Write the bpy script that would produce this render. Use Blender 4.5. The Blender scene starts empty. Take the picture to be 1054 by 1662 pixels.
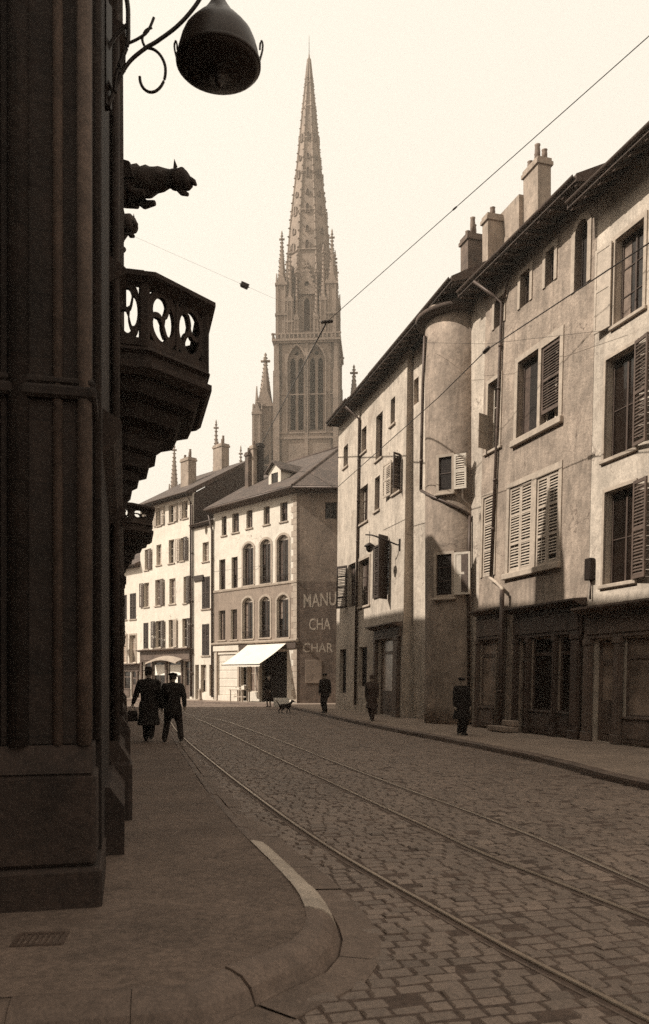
import bpy, bmesh, math, random
from math import sin, cos, pi, radians, sqrt, atan2
from mathutils import Vector as V, Matrix, geometry
random.seed(7)
R = random.Random(11)
scn = bpy.context.scene
COL = scn.collection
FP, CX, CY, EYE = 1350.0, 527.0, 1100.0, 1.65      # focal length and horizon in photograph pixels, eye height

# ------------------------------------------------------------------ camera maths
def P(x, y, d):
    return V(((x-CX)/FP*d, d, EYE+(CY-y)/FP*d))
SUN,SKY0,SKY1,EXPO,HAZE=5.0,6.7,14.3,0.5,0.0011
def G(x, y, z=0.0):                                  # photograph pixel -> point on the level z
    d = (EYE-z)*FP/(y-CY)
    return V(((x-CX)/FP*d, d, z))

# ------------------------------------------------------------------ materials
def S(v):
    pts = [(0.0,.62,.45),(.04,.63,.47),(.12,.70,.54),(.3,.79,.62),(.7,.915,.79),(1,.96,.90)]
    for (a,g0,b0),(b,g1,b1) in zip(pts,pts[1:]):
        if v <= b:
            t=(v-a)/(b-a); return (v, v*(g0+(g1-g0)*t), v*(b0+(b1-b0)*t))
    return (v,v*.96,v*.9)
MATS = {}
class NT:
    def __init__(s, name):
        m = bpy.data.materials.new(name); m.use_nodes = True
        s.m=m; s.t=m.node_tree; s.b=s.t.nodes['Principled BSDF']
        s.co = s.n('ShaderNodeTexCoord').outputs['Object']
    def n(s, typ, **kw):
        n = s.t.nodes.new(typ)
        for k,v in kw.items():
            if k in n.inputs.keys():
                s.put(n.inputs[k], v)
            else: setattr(n,k,v)
        return n
    def put(s, sock, v):
        if hasattr(v,'is_output') or isinstance(v,bpy.types.NodeSocket): s.t.links.new(v,sock)
        else: sock.default_value = v
    def mapping(s, scale, rot=(0,0,0), vec=None):
        n=s.n('ShaderNodeMapping'); s.put(n.inputs['Vector'], vec or s.co)
        n.inputs['Scale'].default_value=scale; n.inputs['Rotation'].default_value=rot
        return n.outputs[0]
    def noise(s, scale, detail=4, vec=None, rough=.6, dist=0):
        n=s.n('ShaderNodeTexNoise', Scale=scale, Detail=detail, Roughness=rough, Distortion=dist)
        s.put(n.inputs['Vector'], vec or s.co); return n.outputs[0]
    def rng(s, v, a, b, c, d):
        n=s.n('ShaderNodeMapRange'); s.put(n.inputs[0],v)
        for i,x in enumerate((a,b,c,d)): n.inputs[i+1].default_value=x
        return n.outputs[0]
    def math(s, op, a, b=0.0):
        n=s.n('ShaderNodeMath', operation=op); s.put(n.inputs[0],a); s.put(n.inputs[1],b); return n.outputs[0]
    def scale(s, col, f):
        n=s.n('ShaderNodeVectorMath', operation='SCALE'); s.put(n.inputs[0],col); s.put(n.inputs['Scale'],f); return n.outputs[0]
    def mix(s, f, a, b):
        n=s.n('ShaderNodeMix', data_type='RGBA'); s.put(n.inputs[0],f); s.put(n.inputs[6],a); s.put(n.inputs[7],b); return n.outputs[2]
    def bump(s, h, strength, dist, prev=None):
        n=s.n('ShaderNodeBump'); n.inputs['Strength'].default_value=strength; n.inputs['Distance'].default_value=dist
        s.put(n.inputs['Height'],h)
        if prev: s.put(n.inputs['Normal'],prev)
        return n.outputs[0]
def mat(name, v, rough=.85, amp=.2, ns=1.2, streak=0.0, fine=.08, bump=(18,.3,.01), metal=0, spec=.3, patch=0.0, patchv=.1, courses=None, slats=None):
    """general weathered surface: broad mottling, fine grain, rain streaks, peeled patches"""
    if name in MATS: return MATS[name]
    N=NT(name); c=S(v) if not isinstance(v,tuple) else v
    f=N.rng(N.noise(ns,6), .3,.7,1-amp,1+amp)
    f=N.math('MULTIPLY', f, N.rng(N.noise(ns*5.5,5,None,.65,.4), .3,.7,1-amp*.75,1+amp*.75))
    f=N.math('MULTIPLY', f, N.rng(N.noise(ns*26,3), .3,.7,1-fine,1+fine))
    if streak:
        st=N.noise(1.0,6,N.mapping((2.3,2.3,.42)),.7,1.2)
        f=N.math('MULTIPLY', f, N.rng(st,.38,.72,1.0+streak*.25,1-streak*.9))
    col=N.scale(c+(0,) if False else c, f)
    if patch:
        vo=N.n('ShaderNodeTexVoronoi',feature='DISTANCE_TO_EDGE',Scale=.55); wv=N.n('ShaderNodeVectorMath',operation='ADD'); nz=N.n('ShaderNodeTexNoise',Scale=2.2,Detail=5); N.put(nz.inputs['Vector'],N.co); N.put(wv.inputs[0],N.co); N.put(wv.inputs[1],nz.outputs[1]); N.put(vo.inputs['Vector'],wv.outputs[0])
        ck=N.math('MULTIPLY',N.rng(vo.outputs['Distance'],.0,.012,1,0),N.rng(N.noise(.5,2),.5,.6,0,.75))
        col=N.mix(ck,col,S(v*.22)+(1,))
        pn=N.noise(ns*.9+.35,8,None,.7,.6)
        col=N.mix(N.rng(pn,.56,.66,0,patch), col, S(patchv)+(1,))
    h=N.bump(N.noise(1.4,3),.5,.05) if patch else None
    if courses:
        bw,bh=courses
        br=N.n('ShaderNodeTexBrick'); vec=N.n('ShaderNodeCombineXYZ'); sp=N.n('ShaderNodeSeparateXYZ'); N.put(sp.inputs[0],N.co)
        N.put(vec.inputs[0],N.math('ADD',sp.outputs[0],sp.outputs[1])); N.put(vec.inputs[1],sp.outputs[2])
        N.put(br.inputs['Vector'],vec.outputs[0]); br.inputs['Scale'].default_value=1
        br.inputs['Brick Width'].default_value=bw; br.inputs['Row Height'].default_value=bh
        br.inputs['Mortar Size'].default_value=.008; br.inputs['Mortar Smooth'].default_value=.4
        br.inputs['Color1'].default_value=(1,1,1,1); br.inputs['Color2'].default_value=(.78,.78,.78,1); br.inputs['Mortar'].default_value=(.6,.6,.6,1)
        mm=N.n('ShaderNodeMix', data_type='RGBA', blend_type='MULTIPLY'); mm.inputs[0].default_value=1
        N.put(mm.inputs[6],col); N.put(mm.inputs[7],br.outputs[0]); col=mm.outputs[2]
        h=N.bump(br.outputs['Fac'],-.6,.012,h)
    N.put(N.b.inputs['Base Color'],col)
    N.b.inputs['Roughness'].default_value=rough; N.b.inputs['Metallic'].default_value=metal
    N.b.inputs['Specular IOR Level'].default_value=spec
    if bump:
        h=N.bump(N.noise(bump[0],5),bump[1],bump[2],h)
    if h: N.put(N.b.inputs['Normal'],h)
    MATS[name]=N.m; return N.m
def tilemat(name, v, row=.3, width=.22, axis='slope'):
    """roof tiles: rows across the slope (object x = along eaves, y = up the slope in plan)"""
    if name in MATS: return MATS[name]
    N=NT(name)
    br=N.n('ShaderNodeTexBrick'); N.put(br.inputs['Vector'],N.co)
    br.inputs['Scale'].default_value=1; br.inputs['Brick Width'].default_value=width; br.inputs['Row Height'].default_value=row
    br.inputs['Mortar Size'].default_value=.02; br.inputs['Mortar Smooth'].default_value=.6
    br.inputs['Color1'].default_value=(1,1,1,1); br.inputs['Color2'].default_value=(.6,.6,.6,1); br.inputs['Mortar'].default_value=(.3,.3,.3,1)
    col=N.scale(S(v),N.rng(N.noise(1.3,6),.3,.7,.65,1.3))
    mm=N.n('ShaderNodeMix', data_type='RGBA', blend_type='MULTIPLY'); mm.inputs[0].default_value=1
    N.put(mm.inputs[6],col); N.put(mm.inputs[7],br.outputs[0])
    N.put(N.b.inputs['Base Color'],mm.outputs[2]); N.b.inputs['Roughness'].default_value=.9
    N.put(N.b.inputs['Normal'],N.bump(br.outputs['Fac'],-1,.04,N.bump(N.noise(8,4),.4,.03)))
    MATS[name]=N.m; return N.m
def glassmat(name, v=.025, rough=.12):
    if name in MATS: return MATS[name]
    N=NT(name)
    f=N.rng(N.noise(.9,3),.35,.65,.5,1.6)
    N.put(N.b.inputs['Base Color'],N.scale(S(v),f)); N.b.inputs['Roughness'].default_value=rough
    N.b.inputs['Specular IOR Level'].default_value=.35
    N.put(N.b.inputs['Normal'],N.bump(N.noise(1.7,2),.25,.03))
    MATS[name]=N.m; return N.m

M_ = dict(
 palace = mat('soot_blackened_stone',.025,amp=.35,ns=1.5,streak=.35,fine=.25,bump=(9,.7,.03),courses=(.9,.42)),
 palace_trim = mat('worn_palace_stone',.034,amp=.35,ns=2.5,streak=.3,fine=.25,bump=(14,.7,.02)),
 slate = mat('slate_roof',.055,amp=.25,ns=2,bump=(14,.5,.02),courses=(.25,.16)),
 church = mat('church_limestone',.215,amp=.2,ns=.4,streak=.2,fine=.15,bump=(2.5,.5,.08)),
 church_dark = mat('belfry_louvre',.10,amp=.3,ns=.8),
 tile = tilemat('roof_tile',.085),
 eave = mat('eave_board',.07,amp=.3,ns=2,bump=(12,.5,.02)),
 plA = mat('weathered_render',.26,amp=.32,ns=1.1,streak=.45,fine=.28,patch=.55,patchv=.15,bump=(6,1,.035)),
 plB = mat('limewashed_render',.42,amp=.2,ns=.7,streak=.38,fine=.2,patch=.5,patchv=.24,bump=(6,.9,.03)),
 plT = mat('turret_render',.25,amp=.32,ns=.9,streak=.4,fine=.18,patch=.5,patchv=.18,bump=(7,.6,.02)),
 plR = mat('pale_render',.42,amp=.22,ns=.8,streak=.32,fine=.18,patch=.45,patchv=.27,bump=(6,.8,.03)),
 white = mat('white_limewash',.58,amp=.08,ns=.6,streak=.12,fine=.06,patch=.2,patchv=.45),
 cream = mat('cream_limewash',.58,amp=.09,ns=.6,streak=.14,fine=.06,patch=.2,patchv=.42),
 brownband = mat('brown_painted_render',.24,amp=.18,ns=1,streak=.2,fine=.1),
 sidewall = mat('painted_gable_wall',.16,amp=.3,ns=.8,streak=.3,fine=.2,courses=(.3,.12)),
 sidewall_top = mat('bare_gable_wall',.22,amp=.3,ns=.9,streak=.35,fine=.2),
 stone = mat('dressed_limestone',.33,amp=.2,ns=2,streak=.1,fine=.1),
 stone_dk = mat('dark_limestone',.22,amp=.3,ns=2,streak=.2,fine=.15),
 shop = mat('dark_shop_paint',.06,rough=.5,amp=.3,ns=1.5,streak=.2,fine=.12,bump=(20,.2,.005)),
 shop_lt = mat('faded_shop_paint',.11,rough=.6,amp=.3,ns=1.5,streak=.25,fine=.12,bump=(20,.2,.005)),
 wood_dk = mat('dark_shutter_paint',.035,rough=.6,amp=.25,ns=3,fine=.15,bump=(30,.2,.004)),
 wood_md = mat('brown_shutter_paint',.085,rough=.7,amp=.25,ns=3,fine=.15,bump=(30,.2,.004)),
 wood_lt = mat('pale_shutter_paint',.36,rough=.7,amp=.2,ns=3,fine=.12,bump=(30,.2,.004)),
 frame = mat('window_frame_paint',.5,rough=.6,amp=.15,ns=3,bump=None),
 frame_dk = mat('brown_frame_paint',.06,rough=.6,amp=.2,ns=3,bump=None),
 glass = glassmat('old_window_glass',.012),
 glass_lt = glassmat('pale_window_glass',.2,.25),
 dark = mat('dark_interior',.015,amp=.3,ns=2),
 worn_iron = mat('worn_street_iron',.075,rough=.6,amp=.3,ns=6),
 iron = mat('black_iron',.02,rough=.45,amp=.3,ns=5,metal=.3,bump=(40,.2,.003)),
 zinc = mat('dark_zinc_pipe',.07,rough=.5,amp=.3,ns=3,streak=.2,metal=.2,bump=(20,.2,.004)),
 brick = mat('chimney_brick',.13,amp=.35,ns=2,fine=.2,streak=.3,courses=(.22,.075),bump=(12,.6,.02)),
 brick_rend = mat('rendered_chimney',.27,amp=.25,ns=1.5,fine=.15,streak=.3,patch=.5,patchv=.2),
 pot = mat('clay_pot',.16,amp=.2,ns=4),
 kerb_lit = mat('lit_kerb_stone',.36,rough=.6,amp=.25,ns=2.6,fine=.25,bump=(35,.4,.006)),
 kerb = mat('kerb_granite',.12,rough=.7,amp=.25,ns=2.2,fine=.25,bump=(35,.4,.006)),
 gutter = mat('gutter_stone',.14,rough=.75,amp=.25,ns=2,fine=.25,bump=(30,.4,.006)),
 rail = mat('polished_rail_steel',.34,rough=.33,amp=.2,ns=2,metal=.7,bump=None),
 groove = mat('rail_groove_grime',.025,amp=.2,ns=3),
 awning = mat('white_awning_canvas',.62,rough=.9,amp=.06,ns=1.2,streak=.05,fine=.03),
 cloth_dk = mat('dark_wool_cloth',.018,rough=.95,amp=.25,ns=9,bump=(60,.3,.004)),
 cloth_bk = mat('black_worsted_cloth',.012,rough=.95,amp=.25,ns=9,bump=(60,.3,.004)),
 cloth_md = mat('brown_wool_cloth',.05,rough=.95,amp=.25,ns=9,bump=(60,.3,.004)),
 cloth_lt = mat('pale_linen_cloth',.5,rough=.95,amp=.12,ns=9,bump=(60,.3,.004)),
 skin = mat('skin',.3,rough=.6,amp=.08,ns=14,bump=None),
 hair = mat('dark_hair',.02,rough=.6,amp=.3,ns=30),
 leather = mat('shoe_leather',.015,rough=.4,amp=.2,ns=12,bump=None),
 fur = mat('dark_dog_fur',.02,rough=.95,amp=.4,ns=14,bump=(70,.6,.008)),
 letter = mat('faded_white_lettering',.40,amp=.4,ns=5,fine=.4,streak=.2),
 palace_edge_lit = mat('lit_arris_stone',.085,amp=.35,ns=2.5,streak=.3,fine=.3),
 paper = mat('white_paper',.75,amp=.05,ns=3,bump=None),
 lampmetal = mat('enamelled_lamp_metal',.025,rough=.4,amp=.3,ns=5,metal=.2,bump=None),
 milk = mat('lamp_milk_glass',.5,rough=.25,amp=.08,ns=5,bump=None),
 curtain = mat('net_curtain',.16,amp=.3,ns=6,bump=None),
 curtain_dk = mat('dim_curtain',.07,amp=.3,ns=6,bump=None),
 goods = mat('pale_goods',.6,amp=.2,ns=9),
)

WR=random.Random(3)
# ------------------------------------------------------------------ mesh builder
W = {}                                              # object -> world matrix
class MB:
    def __init__(s): s.v=[]; s.f=[]; s.sm=[]
    def add(s, vs, fs, smooth=False):
        o=len(s.v); s.v+= [tuple(p) for p in vs]; s.f+=[tuple(i+o for i in f) for f in fs]; s.sm+=[smooth]*len(fs); return s
    def box(s, x0,y0,z0,x1,y1,z1, bev=0.0):
        if x1<x0:x0,x1=x1,x0
        if y1<y0:y0,y1=y1,y0
        if z1<z0:z0,z1=z1,z0
        b=min(bev,(x1-x0)*.4,(y1-y0)*.4,(z1-z0)*.4)
        if b<=0:
            vs=[(x,y,z) for x in(x0,x1) for y in(y0,y1) for z in(z0,z1)]
            fs=[(0,1,3,2),(4,6,7,5),(0,4,5,1),(2,3,7,6),(0,2,6,4),(1,5,7,3)]
            return s.add(vs,fs)
        bm=bmesh.new(); bmesh.ops.create_cube(bm,size=1)
        for v in bm.verts:
            v.co=V(((x0+x1)/2+v.co.x*(x1-x0),(y0+y1)/2+v.co.y*(y1-y0),(z0+z1)/2+v.co.z*(z1-z0)))
        bmesh.ops.bevel(bm,geom=bm.edges[:],offset=b,segments=1,affect='EDGES')
        return s.bm(bm)
    def bm(s,bm,smooth=False,M=None):
        bm.verts.index_update()
        vs=[(M@v.co if M else v.co)[:] for v in bm.verts]; fs=[[v.index for v in f.verts] for f in bm.faces]
        bm.free(); return s.add(vs,fs,smooth)
    def obox(s, M, x0,y0,z0,x1,y1,z1):              # box in a rotated frame
        t=MB().box(x0,y0,z0,x1,y1,z1); return s.add([M@V(p) for p in t.v],t.f)
    def loft(s, rings, cap=True, smooth=False, close=True):
        n=len(rings[0]); vs=[p for r in rings for p in r]; fs=[]
        for k in range(len(rings)-1):
            for i in range(n if close else n-1):
                j=(i+1)%n; fs.append((k*n+i,k*n+j,(k+1)*n+j,(k+1)*n+i))
        o=len(s.v); s.add(vs,fs,smooth)
        if cap and close:
            s.f.append(tuple(o+i for i in reversed(range(n)))); s.sm.append(False)
            s.f.append(tuple(o+(len(rings)-1)*n+i for i in range(n))); s.sm.append(False)
        return s
    def lathe(s, prof, n=16, c=(0,0), a0=0, smooth=True, sq=1.0):
        rings=[[(c[0]+r*cos(a0+2*pi*i/n),c[1]+r*sin(a0+2*pi*i/n)*sq,z) for i in range(n)] for r,z in prof]
        return s.loft(rings,True,smooth)
    def tube(s, pts, r, n=8, smooth=True):
        pts=[V(p) for p in pts]; rings=[]
        for i,p in enumerate(pts):
            t=(pts[min(i+1,len(pts)-1)]-pts[max(i-1,0)]).normalized()
            a=t.cross(V((0,0,1)) if abs(t.z)<.95 else V((1,0,0))).normalized(); b=t.cross(a)
            rr=r[i] if isinstance(r,(list,tuple)) else r
            rings.append([p+a*rr*cos(2*pi*k/n)+b*rr*sin(2*pi*k/n) for k in range(n)])
        return s.loft(rings,True,smooth)
    def prism(s, poly, axis, a, b):                 # extrude a 2-D polygon along an axis
        def p(q,t):
            return {'x':(t,q[0],q[1]),'y':(q[0],t,q[1]),'z':(q[0],q[1],t)}[axis]
        n=len(poly); o=len(s.v)
        s.add([p(q,a) for q in poly]+[p(q,b) for q in poly],[(i,(i+1)%n,n+(i+1)%n,n+i) for i in range(n)])
        for base in (0,n):
            for t in geometry.tessellate_polygon([[V((q[0],q[1],0)) for q in poly]]):
                s.f.append(tuple(o+base+i for i in t)); s.sm.append(False)
        return s
    def panel(s, outer, holes, y0, y1, back=True, M=None):
        """flat slab in the x-z plane with holes, from y0 (front) to y1"""
        loops=[outer]+holes; vs=[]; es=[]
        for lp in loops:
            o=len(vs); vs+=[V((q[0],q[1])) for q in lp]; es+=[(o+i,o+(i+1)%len(lp)) for i in range(len(lp))]
        r=geometry.delaunay_2d_cdt(vs,es,[],0,1e-6)
        rv,rf=r[0],r[2]
        def inside(p,lp):
            c=False; n=len(lp)
            for i in range(n):
                x0,z0=lp[i][0],lp[i][1]; x1,z1=lp[(i+1)%n][0],lp[(i+1)%n][1]
                if (z0>p[1])!=(z1>p[1]) and p[0]<(x1-x0)*(p[1]-z0)/(z1-z0)+x0: c=not c
            return c
        keep=[]
        for f in rf:
            c=sum((rv[i] for i in f),V((0,0)))/len(f)
            if inside(c,outer) and not any(inside(c,h) for h in holes): keep.append(f)
        T=(lambda q:M@V(q)) if M else (lambda q:q)
        s.add([T((q[0],y0,q[1])) for q in rv],keep)
        if back: s.add([T((q[0],y1,q[1])) for q in rv],[tuple(reversed(f)) for f in keep])
        for lp in loops:
            n=len(lp)
            s.add([T((q[0],y0,q[1])) for q in lp]+[T((q[0],y1,q[1])) for q in lp],[(i,(i+1)%n,n+(i+1)%n,n+i) for i in range(n)])
        return s
    def build(s, name, m, parent=None, M=None, label=None, fix=True, kind=None):
        me=bpy.data.meshes.new(name); me.from_pydata(s.v,[],s.f); me.update()
        me.polygons.foreach_set('use_smooth',s.sm)
        if fix:
            bm=bmesh.new(); bm.from_mesh(me); bmesh.ops.recalc_face_normals(bm,faces=bm.faces); bm.to_mesh(me); bm.free()
        me.materials.append(M_[m] if isinstance(m,str) else m)
        o=bpy.data.objects.new(name,me); COL.objects.link(o)
        place(o,parent,M)
        if label: o['label']=label
        if kind: o['kind']=kind
        return o
def place(o,parent=None,M=None):
    if parent is not None:
        o.parent=parent; pw=W[parent]
        M=pw if M is None else M
        o.matrix_basis=pw.inverted()@M
    else:
        M=M or Matrix.Identity(4); o.matrix_basis=M
    W[o]=M.copy()
def tag(o,label,cat,group=None):
    o['label']=label; o['category']=cat
    if group: o['group']=group
    return o
def thing(name,label,cat,M=None,group=None):
    o=bpy.data.objects.new(name,None); COL.objects.link(o); o.empty_display_size=.3
    place(o,None,M or Matrix.Identity(4)); return tag(o,label,cat,group)
def structure(o): o['kind']='structure'; return o
def TR(x,y,z=0,rz=0): return Matrix.Translation((x,y,z))@Matrix.Rotation(rz,4,'Z')

# ------------------------------------------------------------------ facade frame: x along (left to right seen from outside), y inward, z up
class Fac:
    def __init__(s,pl,pr,z0=0.0,lean=0.0):
        pl=V((pl[0],pl[1],z0)); pr=V((pr[0],pr[1],z0)); s.W=(pr-pl).length
        ex=(pr-pl)/s.W; yi=V((0,0,1)).cross(ex); ez=V((0,0,1))*cos(lean)+yi*sin(lean); ey=ez.cross(ex)
        s.O,s.ex,s.ey,s.ez=pl,ex,ey,ez
        s.M=Matrix(((ex.x,ey.x,ez.x,pl.x),(ex.y,ey.y,ez.y,pl.y),(ex.z,ey.z,ez.z,pl.z),(0,0,0,1)))
        s.holes=[]
    def uv(s,px,py,off=0.0):
        C=V((0,0,EYE)); D=V(((px-CX)/FP,1,(CY-py)/FP)); O=s.O+s.ey*off
        t=(O-C).dot(s.ey)/D.dot(s.ey); q=C+D*t-s.O
        return q.dot(s.ex),q.dot(s.ez)
    def rect(s,x0,y0,x1,y1,off=0.0):
        ym=(y0+y1)/2; xm=(x0+x1)/2
        return s.uv(x0,ym,off)[0],s.uv(xm,y1,off)[1],s.uv(x1,ym,off)[0],s.uv(xm,y0,off)[1]
def archpts(u0,v0,u1,v1,rise,n=10):
    """rectangle with a segmental or round head; v1 is the crown"""
    w=(u1-u0)/2; c=(u0+u1)/2
    rr=(w*w+rise*rise)/(2*rise); zc=v1-rr; a=math.asin(min(1,w/rr))
    if rise>w*.999: a=pi/2
    top=[(c+rr*sin(t),zc+rr*cos(t)) for t in [a-2*a*i/n for i in range(n+1)]]
    return [(u0,v0),(u1,v0)]+top
def rectpts(u0,v0,u1,v1): return [(u0,v0),(u1,v0),(u1,v1),(u0,v1)]

def window(h,F,r,rise=0,depth=.2,cols=2,rows=3,fr='frame',glass='glass',sill=.0,trim=None,trim_w=.13,ft=.055,head=None,curtain=.55,label=None,sillm='stone'):
    """cuts the hole, sets a framed window back in it"""
    u0,v0,u1,v1=r
    pts=archpts(u0,v0,u1,v1,rise) if rise else rectpts(*r)
    F.holes.append((pts,depth+.05))
    w=u1-u0; hh=v1-v0; ft=min(ft,w*.09)
    m=MB(); inner=archpts(u0+ft,v0+ft,u1-ft,v1-ft,max(.02,rise-ft*.3)) if rise else rectpts(u0+ft,v0+ft,u1-ft,v1-ft)
    outer=archpts(u0-.01,v0-.01,u1+.01,v1+.01,rise) if rise else rectpts(u0-.01,v0-.01,u1+.01,v1+.01)
    m.panel(outer,[inner],depth-.03,depth+.03)
    top=v1-(rise if rise else ft)
    for i in range(1,cols):
        x=u0+w*i/cols; m.box(x-ft*.55,depth-.025,v0+ft*.9,x+ft*.55,depth+.025,v1-ft*.6)
    if rise: m.box(u0+ft*.8,depth-.026,top-ft*.5,u1-ft*.8,depth+.026,top+ft*.5)
    for j in range(1,rows):
        z=v0+(top-v0)*j/rows; m.box(u0+ft*.9,depth-.015,z-ft*.22,u1-ft*.9,depth+.02,z+ft*.22)
    wo=m.build('window',fr,h,F.M,label)
    MB().box(u0+ft*.5,depth+.005,v0+ft*.5,u1-ft*.5,depth+.012,top).build('pane',glass,wo,F.M)
    if rise:
        MB().panel(archpts(u0+ft*.5,top,u1-ft*.5,v1-ft*.5,max(.02,rise-ft*.5)),[],depth-.02 if head else depth+.005,depth+.012).build('head_panel' if head else 'pane',head or glass,wo,F.M)
    if curtain and WR.random()<curtain:
        cl=WR.choice(['curtain','curtain_dk']); k=WR.random()
        cb=MB(); cwid=w*WR.uniform(.16,.30); zt_=top-ft; zb_=v0+ft*1.2 if k<.6 else v0+hh*.45
        for a_,b_ in ((u0+ft,u0+ft+cwid),(u1-ft-cwid*WR.uniform(.5,1),u1-ft)):
            n_=7; cb.loft([[(a_+(b_-a_)*i/n_,depth+.002+.003*(i%2),z_) for i in range(n_+1)] for z_ in (zb_,zt_)],False,True,False)
        cb.build('curtain',cl,wo,F.M,fix=False)
    if sill:
        MB().box(u0-sill,-.075,v0-.10,u1+sill,depth-.04,v0-.005,.015).build('sill',sillm,wo,F.M)
    if trim:
        t=MB(); tw=trim_w
        o2=archpts(u0-tw,v0,u1+tw,v1+tw,rise+tw*.5) if rise else rectpts(u0-tw,v0,u1+tw,v1+tw)
        i2=archpts(u0,v0+.001,u1,v1,rise) if rise else rectpts(u0,v0+.001,u1,v1)
        # ring open at the bottom
        if rise:
            n=len(i2); A=o2[2:]; B=i2[2:]
            poly=[o2[1]]+A+[o2[0]]+[i2[0]]+list(reversed(B))+[i2[1]]
        else:
            poly=[(u1+tw,v0),(u1+tw,v1+tw),(u0-tw,v1+tw),(u0-tw,v0),(u0,v0),(u0,v1),(u1,v1),(u1,v0)]
        t.prism(poly,'y',-.035,.03); t.build('surround',trim,wo,F.M)
    return wo
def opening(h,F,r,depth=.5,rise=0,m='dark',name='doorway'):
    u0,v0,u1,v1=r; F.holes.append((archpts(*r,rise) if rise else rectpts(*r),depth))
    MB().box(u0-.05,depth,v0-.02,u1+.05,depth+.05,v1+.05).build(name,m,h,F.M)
def shutter(h,F,u0,v0,u1,v1,m='wood_dk',hinge='L',ang=0.0,louvre=True,y=-.02,t=.04,rails=3,label=None,solidback=None):
    """one leaf. hinge at u0 (L) or u1 (R); ang swings it out from the wall (degrees)"""
    w=abs(u1-u0); hh=v1-v0; sg=1 if hinge=='L' else -1
    mb=MB(); st=min(.065,w*.16)
    def bx(x0,y0,z0,x1,y1,z1): mb.box(x0*sg,y0,z0,x1*sg,y1,z1)
    bx(0,-t,0,st,0,hh); bx(w-st,-t,0,w,0,hh)
    zs=[hh*i/(rails-1) for i in range(rails)]
    for i,z in enumerate(zs):
        a=0 if i==0 else (hh-st*1.2 if i==rails-1 else z-st*.6); bx(st,-t*.98,a,w-st,-t*.02,a+st*1.2)
    if louvre:
        step=max(.075,hh/30); n=int((hh-2*st)/step)
        for i in range(n):
            z=st*1.2+(i+.5)*step+WR.uniform(-.1,.1)*step
            if WR.random()<.015: continue
            if z>hh-st*1.3: break
            if any(abs(z-q)<st*.7 for q in zs[1:-1]): continue
            x0,x1=sg*st,sg*(w-st)
            mb.add([(x0,-t*.95,z-step*.40),(x1,-t*.95,z-step*.40),(x1,-t*.1,z+step*.02),(x0,-t*.1,z+step*.02),
                    (x0,-t*.95,z-step*.20),(x1,-t*.95,z-step*.20),(x1,-t*.1,z+step*.22),(x0,-t*.1,z+step*.22)],
                   [(0,1,2,3),(4,7,6,5),(0,4,5,1),(1,5,6,2),(2,6,7,3),(3,7,4,0)])
    else:
        bx(st*.9,-t*.7,st,w-st*.9,-t*.3,hh-st)
    hu=u0 if hinge=='L' else u1
    Ml=F.M@Matrix.Translation((hu,y,v0))@Matrix.Rotation(-radians(ang)*sg,4,'Z')
    return mb.build('shutter',m,h,Ml,label)
def wall(h,F,H,m,D=6,u0=0,u1=None,v0=0,name='wall',back=True,topf=None):
    u1=F.W if u1 is None else u1
    holes=[]; mb=MB()
    for pts,dp in F.holes:
        c=sum(p[0] for p in pts)/len(pts); z=sum(p[1] for p in pts)/len(pts)
        if u0<c<u1 and v0<z<H: holes.append((pts,dp))
    outer=rectpts(u0,v0,u1,H) if not topf else topf
    mb.panel(outer,[ [(max(u0+.01,min(u1-.01,p[0])),max(v0+.004,min(H-.004,p[1]))) for p in q] for q,_ in holes],0,.24,back=True)
    if back and D>.3:
        mb.box(u0+.003,.62,v0,u1-.003,D,H-.003)
        mb.box(u0+.003,.2,v0,u0+.2,.63,H-.003); mb.box(u1-.2,.2,v0,u1-.003,.63,H-.003); mb.box(u0+.1,.2,H-.3,u1-.1,.63,H-.003)
    return mb.build(name,m,h,F.M)
def eaves(h,F,H,D,ov=.7,pitch=30,u0=-.1,u1=None,m='tile',th=.16,name='roof',ridge=None,drop=.5):
    u1=(F.W+.1) if u1 is None else u1; t=math.tan(radians(pitch)); half=ridge or D/2; dz=ov*t*drop
    z0=H-.02
    poly=[(-ov,z0-dz),(-ov,z0-dz+th),(half,z0+th+half*t),(2*half+.3,z0+th-.3*t),(2*half+.3,z0-.3*t),(half,z0+half*t-.1),(0,z0+.0)]
    mb=MB().prism(poly,'x',u0,u1); r=mb.build(name,m,h,F.M)
    for ua_,ub_ in ((u0-.035,u0-.002),(u1+.002,u1+.035)):
        MB().prism([(-ov,z0-dz-.02),(-ov,z0-dz+th+.01),(half,z0+th+half*t+.01),(half,z0+half*t-.12),(0,z0-.04)],'x',ua_,ub_).build('verge_board','eave',r,F.M)
    g=MB(); n=8
    pr=[(-ov-.02+.075*cos(a),z0-dz+th-.02-.075*(-sin(a))) for a in [pi+pi*i/n for i in range(n+1)]]+[(-ov-.02+.055*cos(a),z0-dz+th-.02+.055*sin(a)) for a in [2*pi-pi*i/n for i in range(n+1)]]
    g.prism(pr,'x',u0,u1); g.build('gutter','zinc',r,F.M)
    k=MB(); nn=max(2,int((u1-u0)/.55))
    for i in range(nn+1):
        u=u0+.08+(u1-u0-.16)*i/nn
        k.prism([(-ov+.06,z0-dz-.005),(-ov+.06,z0-dz-.07),(-.01,z0-.14),(-.01,z0-.005)],'x',u-.045,u+.045)
    k.box(u0+.02,-.075,z0-.16,u1-.02,-.004,z0-.03)
    k.build('rafter_ends','eave',r,F.M)
    return r
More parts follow.
